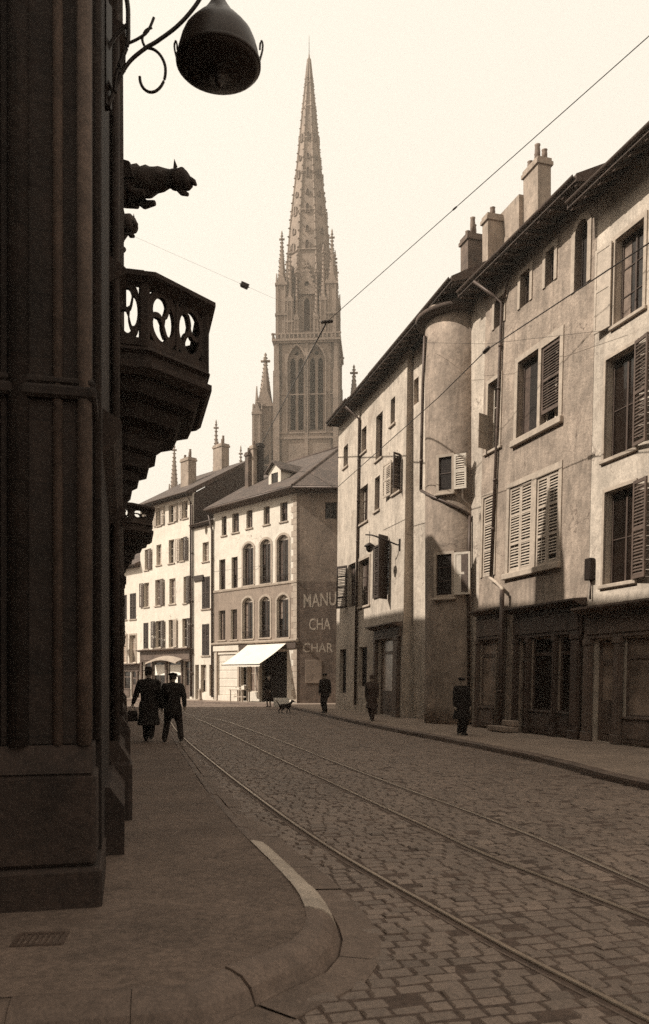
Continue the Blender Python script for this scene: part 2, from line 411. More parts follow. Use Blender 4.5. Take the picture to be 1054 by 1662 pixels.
def chimney(parent,M,w,d,z0,z1,m='brick',pots=2,name='chimney'):
    mb=MB().box(-w/2,-d/2,z0,w/2,d/2,z1-.25).box(-w/2-.06,-d/2-.06,z1-.25,w/2+.06,d/2+.06,z1-.12).box(-w/2-.02,-d/2-.02,z1-.12,w/2+.02,d/2+.02,z1)
    c=mb.build(name,m,parent,M)
    for i in range(pots):
        x=(i+.5)/pots*w-w/2; yy=(0.15 if i%2 else -.1)*d
        hgt=.32+.15*((i*37)%3)
        MB().lathe([(.09,z1-.01),(.10,z1+hgt*.6),(.085,z1+hgt*.9),(.105,z1+hgt)],10,(x,yy)).build('chimney_pot','pot',c,M)
    return c
def pipe(h,pts,r=.05,m='zinc',M=None,name='downpipe'):
    mb=MB(); mb.tube(pts,r,10)
    p=[V(q) for q in pts]
    for a,b in zip(p,p[1:]):
        n=int((b-a).length/1.9)
        for i in range(1,n+1):
            c=a+(b-a)*i/(n+1); mb.tube([c-(b-a).normalized()*.04,c+(b-a).normalized()*.04],r*1.25,10)
    return mb.build(name,m,h,M)
# ================================================================== GROUND
def catmull(pts, step=.25):
    out=[]; n=len(pts)
    for i in range(n-1):
        p0,p1,p2,p3=pts[max(i-1,0)],pts[i],pts[i+1],pts[min(i+2,n-1)]
        k=max(1,int((p2-p1).length/step))
        for j in range(k):
            t=j/k; out.append(.5*((2*p1)+(p2-p0)*t+(2*p0-5*p1+4*p2-p3)*t*t+(3*p1-p0-3*p2+p3)*t**3))
    out.append(pts[-1].copy()); return out
def offset(path, d, z=None):
    out=[]
    for i,p in enumerate(path):
        t=path[min(i+1,len(path)-1)]-path[max(i-1,0)]; t.z=0; t.normalize()
        out.append(V((p.x-t.y*d,p.y+t.x*d,p.z if z is None else z)))
    return out
def strip(mb, A, B): 
    n=len(A); return mb.add([tuple(p) for p in A]+[tuple(p) for p in B],[(i,i+1,n+i+1,n+i) for i in range(n-1)])
PALA,PALB=-.177,-.2389                               # palace street front: X = PALA + PALB*d
palX=lambda d: PALA+PALB*d

# left kerb: upper outer edge, from the side passage round the corner and up the street
KH=.15
lk=[V((-9,2.6,KH)),V((-4,3.45,KH))]
lk+=[G(x,y,KH) for x,y in [(310,1605),(380,1577),(444,1550),(490,1532),(509,1513),(516,1490),(503,1453),(463,1406),(418,1364)]]
lk+=[G(x,y,z) for x,y,z in [(383,1328,.115),(345,1284,.075),(313,1240,.05),(292,1210,.04),(276,1185,.04),(264,1168,.04)]]
d0=lk[-1].y
lk+=[V((palX(d)+1.75,d,.04)) for d in (38,46)]
lkp=catmull(lk,.22)
rk=[V((6.6,4,.12)),V((5.35,9.6,.12))]+[G(x,y,.12) for x,y in [(998,1258),(900,1233),(800,1212),(700,1193),(640,1182),(560,1166),(510,1155),(482,1149)]]+[V((-2.3,46.5,.12)),V((-3.2,48.6,.12)),V((-9.2,55.2,.12)),V((-16,62.6,.12))]
rkp=catmull(rk,.3)

# one wide sheet of earth-dark bedding under everything
g=MB(); g.add([(-400,-120,-.007),(400,-120,-.007),(400,700,-.007),(-400,700,-.007)],[(0,1,2,3)])
gm=mat('bedding_sand',.085,amp=.3,ns=.8,fine=.3,bump=(20,.6,.02))
structure(g.build('ground',gm))

def poly_contains(poly,x,y):
    c=False; n=len(poly)
    for i in range(n):
        x0,y0=poly[i]; x1,y1=poly[(i+1)%n]
        if (y0>y)!=(y1>y) and x<(x1-x0)*(y-y0)/(y1-y0)+x0: c=not c
    return c
# gutter band beside the left kerb
BAT=[.145*max(.2,p.z/KH) for p in lkp]
def shift(path,ds,z=None):
    out=[]
    for i,p in enumerate(path):
        t=path[min(i+1,len(path)-1)]-path[max(i-1,0)]; t.z=0; t.normalize(); d=ds[i]
        out.append(V((p.x-t.y*d,p.y+t.x*d,p.z if z is None else z)))
    return out
gin=shift(lkp,[-b-.012 for b in BAT],.0)
gw=[BAT[i]+(.25 if p.y<9 else max(.12,.25-(p.y-9)*.012)) for i,p in enumerate(lkp)]
gout=[]
for i,p in enumerate(lkp):
    t=lkp[min(i+1,len(lkp)-1)]-lkp[max(i-1,0)]; t.z=0; t.normalize()
    gout.append(V((p.x+t.y*gw[i],p.y-t.x*gw[i],.0)))
gm_=MB(); i=0
while i<len(lkp)-1:                                  # stones about 0.7 m long with open joints
    k=min(len(lkp)-1,i+3)
    A=[gin[q].lerp(gin[q+1],.04) if q==i else gin[q] for q in range(i,k+1)]; B=[gout[q].lerp(gout[q+1],.04) if q==i else gout[q] for q in range(i,k+1)]
    j=R.uniform(-.004,.004)
    top=[V((p.x,p.y,.012+j)) for p in A]; tb=[V((p.x,p.y,.002+j)) for p in B]
    strip(gm_,top,tb); strip(gm_,tb,[V((p.x,p.y,-.04)) for p in tb]); strip(gm_,[V((p.x,p.y,-.04)) for p in top],top)
    i=k
structure(gm_.build('gutter','gutter',fix=False))

# kerb stones (real blocks with worn round arris)
def kerbline(path,width,side,name,m,every=4,zb=-.05,bat=None,i0=0,i1=None):
    mb=MB(); i=i0; i1=len(path)-1 if i1 is None else i1; bat=bat or [.012]*len(path)
    inn=offset(path,side*width); 
    while i<i1:
        k=min(i1,i+every); a,b=path[i:k+1],inn[i:k+1]
        j=R.uniform(-.006,.006); s=V((0,0,1))
        gap=.025
        a=[a[0].lerp(a[1],gap)]+a[1:]; b=[b[0].lerp(b[1],gap)]+b[1:]
        rings=[]; wj=R.uniform(-.008,.008)
        for ii,(p,q) in enumerate(zip(a,b)):
            cj=R.uniform(-.006,.004)+wj
            bt=bat[min(len(path)-1,i+ii)]; hz=p.z
            o=(p-q); o.z=0; o.normalize()
            zt=p.z+j+cj*.6
            rings.append([V((p.x,p.y,zb))+o*(bt+.004),V((p.x,p.y,0))+o*bt,V((p.x,p.y,zt-hz*.45))+o*(bt*.72+cj),V((p.x,p.y,zt-hz*.14))+o*(bt*.3+cj),V((p.x,p.y,zt))-o*.04,V((q.x,q.y,zt)),V((q.x,q.y,zb))])
        mb.loft(rings,True,False); i=k
    return structure(mb.build(name,m))
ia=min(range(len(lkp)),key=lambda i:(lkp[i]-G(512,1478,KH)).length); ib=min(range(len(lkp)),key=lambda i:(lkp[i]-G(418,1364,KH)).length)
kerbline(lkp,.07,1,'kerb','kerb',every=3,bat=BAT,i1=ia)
kerbline(lkp,.07,1,'kerb','kerb_lit',every=3,bat=BAT,i0=ia,i1=ib)  # paler copy of the kerb stone: light on this face put into its colour
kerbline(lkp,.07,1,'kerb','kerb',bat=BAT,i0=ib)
kerbline(rkp,.2,1 if False else -1,'kerb','kerb',every=4)

# pavements
pv=mat('trodden_asphalt',.13,amp=.22,ns=.9,fine=.3,streak=0,patch=.5,patchv=.09,bump=(90,.8,.006))
pv2=mat('pavement_slabs',.225,amp=.2,ns=.9,fine=.28,bump=(45,.5,.005))
def sheet(poly3,name,m):
    vs=[V((p.x,p.y)) for p in poly3]; n=len(vs)
    r=geometry.delaunay_2d_cdt(vs,[(i,(i+1)%n) for i in range(n)],[],1,1e-6)
    zs=[]
    for q in r[0]:
        zs.append(min(poly3,key=lambda p:(p.x-q.x)**2+(p.y-q.y)**2).z)
    mb=MB().add([(q.x,q.y,z) for q,z in zip(r[0],zs)],r[2]); return structure(mb.build(name,m))
inn=offset(lkp,.065)
zf=lambda d: .146 if d<8 else max(.034,.146-(d-8)*.012)
poly=[V((p.x,p.y,p.z-.006)) for p in inn]+[V((palX(d)-.7,d,zf(d))) for d in (46,40,34,28,24,20,16,13,11,9.5,8,6.3)]+[V((-6,5.3,.146)),V((-12,4.2,.146)),V((-12,2.9,.146)),V((-9.3,2.75,.146))]
sheet(poly,'pavement',pv)
inr=offset(rkp,-.195)
poly=[V((p.x,p.y,.116)) for p in inr]+[V((-13,66,.116)),V((-6,60,.116)),V((4,54,.116)),V((4.5,42,.116)),V((7,31,.116)),V((10,20,.116)),V((11,4,.116))]
sheet(poly,'pavement',pv2)

# tram rails set in the setts
r1=[G(x,y) for x,y in [(955,1605),(827,1540),(700,1470),(610,1420),(533,1374),(455,1321),(380,1265),(335,1229),(304,1203),(285,1184),(272,1168)]]
r1=[r1[0]+(r1[0]-r1[1])*1.2]+r1+[V((-8.0,38,0)),V((-10.2,46,0)),V((-15,58,0))]
r2=[G(x,y) for x,y in [(994,1467),(900,1430),(789,1387),(700,1345),(623,1310),(540,1271),(457,1233),(400,1205),(355,1183),(318,1167)]]
r2=[r2[0]+(r2[0]-r2[1])*2.5]+r2+[V((-6.9,36,0)),V((-9.1,46,0)),V((-13.7,58,0))]
r3=[G(x,y) for x,y in [(994,1412),(900,1371),(828,1342),(740,1309),(661,1281),(560,1243),(470,1208),(410,1186),(360,1169)]]
r3=[r3[0]+(r3[0]-r3[1])*2.5]+r3+[V((-6.0,37,0)),V((-8.3,46,0)),V((-12.6,58,0))]
rails=[]
for pts,lab in ((r1,'bright tram rail nearest the left kerb, running past the two walking men'),(r2,'middle tram rail of the three crossing the sett paving'),(r3,'faint tram rail nearest the right pavement')):
    c=catmull(pts,.3); rails.append(c)
    t=thing('tram_rail',lab,'tram rail',Matrix.Translation(c[0]))
    hb=MB(); w=.022
    prof=[(-w,-.05),(-w,.0),(-w*.7,.006),(w*.7,.006),(w,.0),(w,-.05)]
    def sweep(mb,prof,dx=0):
        L=[offset(c,a+dx,b) for a,b in prof]
        rings=[[L[k][i] for k in range(len(prof))] for i in range(len(c))]
        mb.loft(rings,True,False)
    sweep(hb,prof); hb.build('railhead','rail',t,Matrix.Identity(4))
    gb=MB(); sweep(gb,[(-.02,-.05),(-.02,-.022),(.02,-.022),(.02,-.05)],.047); gb.build('groove','groove',t,Matrix.Identity(4))
    lb=MB(); sweep(lb,[(-.008,-.05),(-.008,-.003),(.008,-.003),(.008,-.05)],.075); lb.build('guard_lip','rail' if False else 'gutter',t,Matrix.Identity(4))

# granite setts, every one a block
road=[(p.x,p.y) for p in gout if p.y>2.4 or True]
left=[((p.x+q.x)/2,(p.y+q.y)/2) for p,q in zip(gout,gin)]
right=[(p.x,p.y) for p in offset(rkp,-.1)]
roadpoly=left+[(-20,58),(-22,62)]+list(reversed(right))+[(6.6,-2),(-9,-2)]
ux=V((-.252,.968,0)).normalized(); vx=V((.968,.252,0)).normalized()
import bisect
railpts=[[(p.y,p.x) for p in c] for c in rails]
def railx(c,y):
    k=bisect.bisect_left(c,(y,-1e9))
    if k<=0 or k>=len(c): return None
    (y0,x0),(y1,x1)=c[k-1],c[k]; return x0+(x1-x0)*(y-y0)/(y1-y0+1e-9)
sv=[];sf=[];cols=[]
rowh=.112; s=1.0
rr=random.Random(5)
while s<60:
    off=rr.uniform(0,.2); x=-24.0+off
    rw=rowh*rr.uniform(.9,1.12)
    xr=[]
    while x<12:
        w=rr.uniform(.115,.20)
        c=ux*(s+rw/2)+vx*(x+w/2); x0=x; x+=w+.006
        if c.y<2.2 or c.y>59 or c.y*.36+.9<abs(c.x)*.8-1 and c.y<20: continue
        if c.y<10 and abs(c.x)>c.y*.48+.8: continue
        if not poly_contains(roadpoly,c.x,c.y): continue
        # split round rails
        segs=[(x0,x0+w)]
        for rc in railpts:
            q=railx(rc,c.y)
            if q is None: continue
            p=(q-c.x)*vx.x*1.0+ (x0+w/2)
            a,b=p-.085,p+.042
            ns=[]
            for (l,h_) in segs:
                if h_<=a or l>=b: ns.append((l,h_))
                else:
                    if a-l>.05: ns.append((l,a))
                    if h_-b>.05: ns.append((b,h_))
            segs=ns
        for l,h_ in segs:
            z=rr.gauss(0,.004); tx=rr.gauss(0,.022); ty=rr.gauss(0,.028)
            if rr.random()<.006: continue
            b_=.014; o=len(sv); cl=(l+h_)/2; ww=(h_-l)/2; hh=rw/2-.003
            sk=rr.uniform(-.006,.006)
            wv=.03*sin(cl*1.3+s*.35)+.016*sin(cl*3.7+s*1.9)
            ro=rr.gauss(0,.035)
            def pt(a,b,zz): return ux*(s+rw/2+b+sk+wv+a*ro)+vx*(cl+a-b*ro)+V((0,0,zz))
            j=lambda: rr.uniform(-.005,.005)
            for a,b in ((-1,-1),(1,-1),(1,1),(-1,1)): sv.append(pt(a*ww+j(),b*hh+j(),-.035))
            for a,b in ((-1,-1),(1,-1),(1,1),(-1,1)): sv.append(pt(a*ww*.97,b*hh*.97,z-.010+a*tx*.1+b*ty*.1))
            for a,b in ((-1,-1),(1,-1),(1,1),(-1,1)):
                aa=a*(ww-b_);bb=b*(hh-b_); sv.append(pt(aa,bb,z+aa*tx+bb*ty))
            for k in range(4):
                n=(k+1)%4; sf.append((o+k,o+n,o+4+n,o+4+k)); sf.append((o+4+k,o+4+n,o+8+n,o+8+k))
            sf.append((o+8,o+9,o+10,o+11))
            cols.append(rr.gauss(1,.10))
    s+=rw+.009
me=bpy.data.meshes.new('cobblestones'); me.from_pydata([tuple(v) for v in sv],[],sf); me.update()
at=me.attributes.new('tone','FLOAT','FACE'); at.data.foreach_set('value',[max(.5,cols[i//9]) for i in range(len(sf))])
N=NT('granite_setts'); an=N.n('ShaderNodeAttribute',attribute_name='tone')
f=N.math('MULTIPLY',an.outputs['Fac'],N.rng(N.noise(.45,7,None,.65,.8),.3,.7,.82,1.16))
f=N.math('MULTIPLY',f,N.rng(N.noise(35,3),.3,.7,.75,1.25))
N.put(N.b.inputs['Base Color'],N.scale(S(.168),f)); N.b.inputs['Roughness'].default_value=.62; N.b.inputs['Specular IOR Level'].default_value=.4
N.put(N.b.inputs['Normal'],N.bump(N.noise(60,4),.5,.006))
me.materials.append(N.m)
o=bpy.data.objects.new('cobblestones',me); COL.objects.link(o); o['kind']='stuff'; o['label']='grey granite setts paving the street between the kerbs'
print('setts',len(sf)//9)

# iron cellar grating in the near left pavement
gc=G(66,1524,.15); t=thing('pavement_grating','small iron grating let into the pavement at the foot of the near palace corner','grating',Matrix.Translation(gc)@Matrix.Rotation(radians(8),4,'Z')@Matrix.Scale(.72,4))
mb=MB().box(-.2,-.17,-.01,.2,-.13,.006).box(-.2,.13,-.01,.2,.17,.006).box(-.2,-.13,-.01,-.165,.13,.006).box(.165,-.13,-.01,.2,.13,.006); mb.build('grating_frame','worn_iron',t)
mb=MB()
for i in range(7): mb.box(-.14+i*.045,-.13,-.008,-.122+i*.045,.13,.004)
mb.build('bars','worn_iron',t)
# ================================================================== RIGHT ROW
rowX=lambda d: 12.577-.3034*d
rp=lambda px,off=0: (lambda d:(rowX(d)+off,d))(16979/(px-117.4))
LEAN=radians(1.6)
PZ=.116
def spec(F,*r,off=0): return F.rect(*r,off=off)

# ---- pale house at the right edge ---------------------------------------------------
F=Fac(rp(950),(rowX(11.5),11.5),PZ,LEAN)
h=thing('pale_townhouse','pale rendered house at the right edge with dark shop front and open shutters','house',F.M)
HE=13.5
for (x0,y0,x1,y1) in [(984,572,1032,736),(982,792,1030,945)]:
    window(h,F,spec(F,x0,y0,x1,y1),trim='stone',trim_w=.08,sill=.14,rows=2,fr='frame_dk',depth=.22,curtain=0)
wr=[]
r=spec(F,1000,372,1046,512); window(h,F,r,trim='stone',trim_w=.1,sill=.14,fr='frame_dk'); wr.append(r)
shutter(h,F,r[0]-.62,r[1],r[0]-.06,r[3],'wood_lt','R',6,louvre=False,y=-.06,label='pale plank shutter folded back')
a=spec(F,984,572,1032,736); shutter(h,F,a[2]+.05,a[1],a[2]+.6,a[3],'wood_md','L',8,y=-.06)
b=spec(F,982,792,1030,945); shutter(h,F,b[2]+.05,b[1],b[2]+.6,b[3],'wood_md','L',8,y=-.06)
for du in (3.1,6.0):                                  # further windows, beyond the picture's edge
    for q in (r,a,b):
        q2=(q[0]+du,q[1],q[2]+du,q[3])
        if q2[2]<F.W-.6:
            window(h,F,q2,trim='stone',trim_w=.1,sill=.14,fr='frame_dk'); shutter(h,F,q2[0]-.62,q2[1],q2[0]-.06,q2[3],'wood_md','R',5,y=-.06); shutter(h,F,q2[2]+.06,q2[1],q2[2]+.62,q2[3],'wood_md','L',5,y=-.06)
# ground floor shop front
def shopfront(h,F,u0,u1,ztop,bays,m='shop',fascia=.55,name='shop_front',corn=.28,glass='glass'):
    """timber shop front standing proud of the wall: pilasters, fascia, cornice, stall risers and glass"""
    mb=MB(); mb.box(u0,-.10,ztop-fascia,u1,-.012,ztop,.012)
    mb.box(u0+.12,-.135,ztop-fascia+.1,u1-.12,-.10,ztop-.12,.015)
    mb.prism([(-.012,ztop),(-.16,ztop),(-.16-corn*.4,ztop+.07),(-.16-corn*.6,ztop+.1),(-.16-corn*.6,ztop+.15),(-.012,ztop+.19)],'x',u0-.06,u1+.06)
    s=mb.build(name,m,h,F.M)
    zf=ztop-fascia
    for (a,b,kind) in bays:
        if kind=='pil':
            p=MB().box(a,-.13,.22,b,-.012,zf-.14,.012).box(a-.02,-.16,0,b+.02,-.012,.22,.015).box(a-.02,-.16,zf-.14,b+.02,-.012,zf,.015).box(a+.05,-.145,.35,b-.05,-.13,zf-.25,.01)
            p.build('pilaster',m,s,F.M)
        elif kind=='win':
            F.holes.append((rectpts(a,.62,b,zf-.04),.4))
            p=MB().panel(rectpts(a,.62,b,zf),[rectpts(a+.07,.7,b-.07,zf-.5),rectpts(a+.07,zf-.42,b-.07,zf-.07)],.03,.09)
            n=max(1,int((b-a)/.8))
            for i in range(1,n+1): 
                if i<n+0: p.box(a+(b-a)*i/n-.025,.035,.7,a+(b-a)*i/n+.025,.085,zf-.5)
            p.box(a,-.06,.05,b,-.012,.62,.01).box(a+.1,-.075,.15,b-.1,-.06,.5,.01).box(a-.01,-.1,.6,b+.01,.03,.66,.01)
            w=p.build('shop_window',m,s,F.M); MB().box(a+.05,.06,.66,b-.05,.066,zf-.05).build('pane',glass,w,F.M)
        elif kind=='door':
            F.holes.append((rectpts(a,.02,b,zf-.04),.5))
            p=MB().panel(rectpts(a,.02,b,zf),[rectpts(a+.14,1.0,b-.14,zf-.62),rectpts(a+.1,zf-.5,b-.1,zf-.08)],.1,.16)
            p.box(a+.14,.085,.2,b-.14,.1,.9,.012)
            w=p.build('door',m,s,F.M); MB().box(a+.05,.12,.9,b-.05,.126,zf-.05).build('pane',glass,w,F.M); MB().box(b-.13,.05,1.02,b-.09,.1,1.14,.01).build('handle','rail',w,F.M)
        elif kind=='shut':                            # boarded, ribbed shutter
            F.holes.append((rectpts(a,.1,b,zf-.04),.4)); p=MB().box(a,.06,.1,b,.1,zf)
            k=int((b-a)/.14)
            for i in range(k): p.box(a+i*(b-a)/k+.01,.04,.1,a+(i+1)*(b-a)/k-.01,.06,zf-.02,.008)
            p.build('boarding',m,s,F.M)
    return s
zc=F.uv(970,985)[1]
shopfront(h,F,.0,F.W,zc-.18,[(.02,.3,'pil'),(.36,1.15,'door'),(1.2,1.45,'pil'),(1.5,3.4,'win'),(3.45,3.7,'pil'),(3.75,5.6,'win'),(5.65,5.9,'pil')],'shop_lt',fascia=.6,corn=.5,glass='glass_lt')
wall(h,F,HE,'plR',D=8)
eaves(h,F,HE,8,ov=.75,drop=1,pitch=30,u0=-.15,name='roof')
q=spec(F,943,910,952,945); MB().box(.02,-.16,q[1],.26,-.003,q[3],.02).build('meter_box','iron',h,F.M)
pipe(h,[(.16,-.06,q[1]),(.16,-.06,zc+.2)],.025,M=F.M,name='conduit')

# ---- tall house with louvred shutters -------------------------------------------------
F=Fac(rp(772),rp(949.5),PZ,LEAN)
h=thing('tall_townhouse','tall blotchy rendered house with louvred shutters, arched attic niche and long downpipe','house',F.M)
HT=13.75
for r in [(804,484,818,528),(846,441,861,494),(887,405,901,460)]:
    window(h,F,spec(F,*r),trim='stone',trim_w=.14,rows=2,cols=2,fr='frame_dk',depth=.18)
q=spec(F,935,358,955,465); q=(q[0],q[1],min(q[2],F.W-.3),q[3]); window(h,F,q,rise=(q[2]-q[0])/2,trim='stone',trim_w=.16,rows=1,cols=1,fr='wood_dk',glass='dark',depth=.2)
# second-floor pair under one surround
q=spec(F,841,578,874,704); window(h,F,q,depth=.2,rows=1,cols=1,fr='frame_dk',glass='dark')
q2=spec(F,879,556,909,690); window(h,F,q2,depth=.2,rows=3,fr='frame')
shutter(h,F,q2[0]+.01,q2[1]+.42,q2[2]-.01,q2[3]-.02,'wood_md','R',0,y=.05)
MB().box(q2[0]+.1,.0,q2[1]+.01,q2[0]+.55,.14,q2[1]+.16,.02).build('window_box','wood_lt',h,F.M)
m=MB(); a0,a1=q[0],q2[2]; zb=q[1]; zt=max(q[3],q2[3])
m.panel(rectpts(a0-.16,zb,a1+.16,zt+.16),[rectpts(q[0],zb+.001,q[2],q[3]),rectpts(q2[0],zb+.001,q2[2],q2[3])],-.03,.02)
s=m.build('window_surround','stone',h,F.M)
MB().box(a0-.22,-.12,zb-.2,a1+.22,.05,zb-.006,.02).build('sill','stone',s,F.M)
# first-floor pair, shutters closed
for r in [(827,786,863,926),(871,770,907,916)]:
    q=spec(F,*r); window(h,F,q,depth=.2,rows=3); mid=(q[0]+q[2])/2
    shutter(h,F,q[0]+.015,q[1]+.01,mid-.004,q[3]-.01,'wood_lt','L',0,y=.045,rails=4); shutter(h,F,mid+.004,q[1]+.01,q[2]-.015,q[3]-.01,'wood_lt','R',0,y=.045,rails=4)
qa=spec(F,827,786,863,926); qb=spec(F,871,770,907,916)
m=MB().panel(rectpts(qa[0]-.15,min(qa[1],qb[1]),qb[2]+.15,max(qa[3],qb[3])+.15),[rectpts(qa[0],qa[1]+.001,qa[2],qa[3]),rectpts(qb[0],qb[1]+.001,qb[2],qb[3])],-.03,.02)
s=m.build('window_surround','stone',h,F.M); MB().box(qa[0]-.2,-.12,min(qa[1],qb[1])-.18,qb[2]+.2,.05,min(qa[1],qb[1])-.006,.02).build('sill','stone',s,F.M)
# narrow bay left of the downpipe
q=spec(F,793,618,812,728); window(h,F,q,rows=3,trim='stone',trim_w=.12,sill=.18,fr='frame'); 
shutter(h,F,q[0]-.02,q[1]+.1,q[0]+.34,q[1]+(q[3]-q[1])*.55,'wood_lt','L',70,louvre=False,y=-.03,label='pale half shutter swung out')
q=spec(F,785,806,803,935); window(h,F,q,rows=3,trim='stone',trim_w=.12)
shutter(h,F,q[0]+.01,q[1]+.01,q[2]-.01,q[3]-.01,'wood_lt','R',0,y=.045,rails=4)
# ground floor
zc=F.uv(850,985)[1]; zc2=F.uv(795,988)[1]
U=lambda px,py=1100: F.uv(px,py)[0]
shopfront(h,F,U(776),U(821),zc2-.2,[(U(776)+.03,U(779.5),'pil'),(U(781),U(804),'win'),(U(805),U(818),'door'),(U(818.5),U(821),'pil')],'shop_lt',fascia=.75,corn=.3,glass='glass_lt')  # pale glass here stands for reflections, painted into the pane colour
shopfront(h,F,U(836),U(948),zc-.2,[(U(838),U(843),'pil'),(U(844.5),U(858),'door'),(U(859),U(863),'pil'),(U(864),U(901),'win'),(U(902),U(907),'pil'),(U(908.5),U(930),'win'),(U(932),U(946),'pil')],'shop',fascia=.7,corn=.4)
wall(h,F,HT,'plA',D=9)
roofT=eaves(h,F,HT,9,ov=.72,drop=.35,pitch=30,u0=-.5,u1=F.W+.12)
T=lambda px,py,o=-.08:(F.uv(px,py)[0],o,F.uv(px,py)[1])
pipe(h,[(F.uv(806,440)[0],-.75,HT-.2),(F.uv(816,470)[0],-.3,HT-.75),T(819,492),T(811,700),T(801,938)],.048,M=F.M)
pipe(h,[T(835,455,-.1)[:2]+(HT-.15,),T(820,492)],.04,M=F.M)
pipe(h,[T(800,938,-.1),T(812,946,-.12),T(826,956,-.2),T(828,966,-.24)],.05,'stone',M=F.M,name='drain_elbow')
pipe(h,[T(828,958,-.25),T(826,1060,-.25),(T(825,1185,-.25)[0],-.25,.02)],.07,M=F.M,name='soil_pipe')
# chimneys behind the eaves
def rowM(px,d,rz=None): return Matrix.Translation(P(px,1100,d)*1.0-V((0,0,EYE)))@Matrix.Rotation(atan2(F.ex.y,F.ex.x),4,'Z')
c=chimney(roofT,rowM(872,28.5),.95,.5,13.5,1.65+(1100-268)/FP*28.5,'brick_rend',pots=4)
c=chimney(roofT,rowM(803,30),.42,.75,13.5,1.65+(1100-352)/FP*30,'brick_rend',pots=1)
MB().box(-.1,-.2,13.5,1.7,.12,1.65+(1100-358)/FP*30.5).build('parapet_wall','brick_rend',h,rowM(812,30.5))

# stone doorstep
t=thing('stone_doorsteps','two worn stone doorsteps beside the thick soil pipe','doorsteps',F.M@Matrix.Translation((U(838,1180),0,0)))
MB().box(-.55,-.62,0,.45,-.15,.16,.025).build('lower_step','stone_dk',t); MB().box(-.2,-.36,.164,.45,-.15,.33,.025).build('upper_step','stone_dk',t)

# ---- turret house ---------------------------------------------------------------------
sh=V((.957,.29,0))*.42
pl=rp(655); pr=rp(772.2); F=Fac((pl[0]+sh.x,pl[1]+sh.y),(pr[0]+sh.x,pr[1]+sh.y),PZ,0)
h=thing('turret_house','house with a round stair turret between the two rendered houses','house',F.M)
HU=13.95
turh=h
q=spec(F,672,614,680,655); window(h,F,q,rows=2,cols=1,fr='frame_dk')
wall(h,F,HU,'plB',D=6)
tc=V((F.ex*1.0)); 
tp=P(748,1100,28.3); tcx,tcy=(F.M.inverted()@V((tp.x,tp.y,PZ)))[:2]; TRR=1.2
tm=MB(); n=56; rings=[]
for z in [0,.6,3,6,9,12,HU]:
    rr_=TRR*(1.03 if z<.7 else 1); rings.append([(tcx+rr_*cos(2*pi*i/n),tcy+rr_*sin(2*pi*i/n),z) for i in range(n)])
tm.loft(rings,True,True); tur=tm.build('turret','plT',h,F.M)
# windows on the drum, tangent frames
def drum(px,py0,py1,wd,shut,glassm,sashrows):
    # find angle where ray meets the drum
    C=V((0,0,EYE)); best=None
    Mi=F.M.inverted(); o=Mi@C; dd=(Mi.to_3x3()@V(((px-CX)/FP,1,0)))
    ox,oy=o.x-tcx,o.y-tcy; a=dd.x**2+dd.y**2; b=2*(ox*dd.x+oy*dd.y); c=ox*ox+oy*oy-TRR**2
    t=(-b-sqrt(max(0,b*b-4*a*c)))/(2*a); x,y=ox+dd.x*t,oy+dd.y*t; ang=atan2(y,x)
    dep=t
    z0=EYE+(CY-py1)/FP*dep-PZ; z1=EYE+(CY-py0)/FP*dep-PZ
    Ml=F.M@Matrix.Translation((tcx+TRR*cos(ang),tcy+TRR*sin(ang),0))@Matrix.Rotation(ang+pi/2,4,'Z')
    w=wd/2
    m=MB().panel(rectpts(-w-.09,z0-.09,w+.09,z1+.09),[rectpts(-w,z0,w,z1)],-.06,.12)
    wo=m.build('window','stone',tur,Ml)
    MB().box(-w-.02,.0,z0-.02,w+.02,.008,z1+.02).build('pane','dark',wo,Ml)
    mb=MB(); ft=.03
    mb.box(-w,-.02,z0,-w+ft,.0,z1).box(w-ft,-.02,z0,w,.0,z1)
    for k in range(sashrows): zz=z0+(z1-z0)*k/sashrows; mb.box(-w+ft,-.018,zz,w-ft,-.002,zz+ft)
    mb.build('casement','frame_dk',wo,Ml)
    MB().box(-w-.14,-.13,z0-.17,w+.14,.1,z0-.095,.015).build('sill','stone',wo,Ml)
    return Ml,w,z0,z1
Ml,w,z0,z1=drum(724,742,796,.46,0,'dark',2)
Fd=Fac((0,0),(1,0)); Fd.M=Ml; 
shutter(tur,Fd,w+.10,z0-.02,w+.10+.42,z1+.02,'frame','L',-4,y=-.07)
Ml,w,z0,z1=drum(722,900,966,.56,0,'dark',3)
Fd.M=Ml
s=shutter(tur,Fd,w+.10,z0-.02,w+.10+.55,z1+.02,'frame','L',-6,louvre=False,y=-.07,rails=3)
MB().box(w+.17,-.072,z0+.05,w+.58,-.066,z1-.05).build('shutter_panel','wood_md',s,Ml)
# low conical roof with overhanging eave
rm=MB().lathe([(TRR+.01,HU-.45),(TRR+.10,HU-.4),(TRR+.30,HU-.36),(TRR+.33,HU-.24),(.4,HU+.35),(.05,HU+.5)],48,(tcx,tcy)); rf=rm.build('turret_roof','eave',h,F.M)
F3=F
X=lambda px,py,o=-.08:(F.uv(px,py)[0],o,F.uv(px,py)[1])
pa=X(688,560)
def ondrum(px,py):
    Mi=F.M.inverted(); o=Mi@V((0,0,EYE)); dd=(Mi.to_3x3()@V(((px-CX)/FP,1,(CY-py)/FP)))
    ox,oy=o.x-tcx,o.y-tcy; a=dd.x**2+dd.y**2; b=2*(ox*dd.x+oy*dd.y); c=ox*ox+oy*oy-(TRR+.07)**2
    t=(-b-sqrt(max(0,b*b-4*a*c)))/(2*a); return (ox+dd.x*t+tcx,oy+dd.y*t+tcy,o.z+dd.z*t)
pipe(h,[ondrum(690,545),ondrum(687,620),ondrum(685,700),ondrum(683.5,796)],.055,M=F.M)
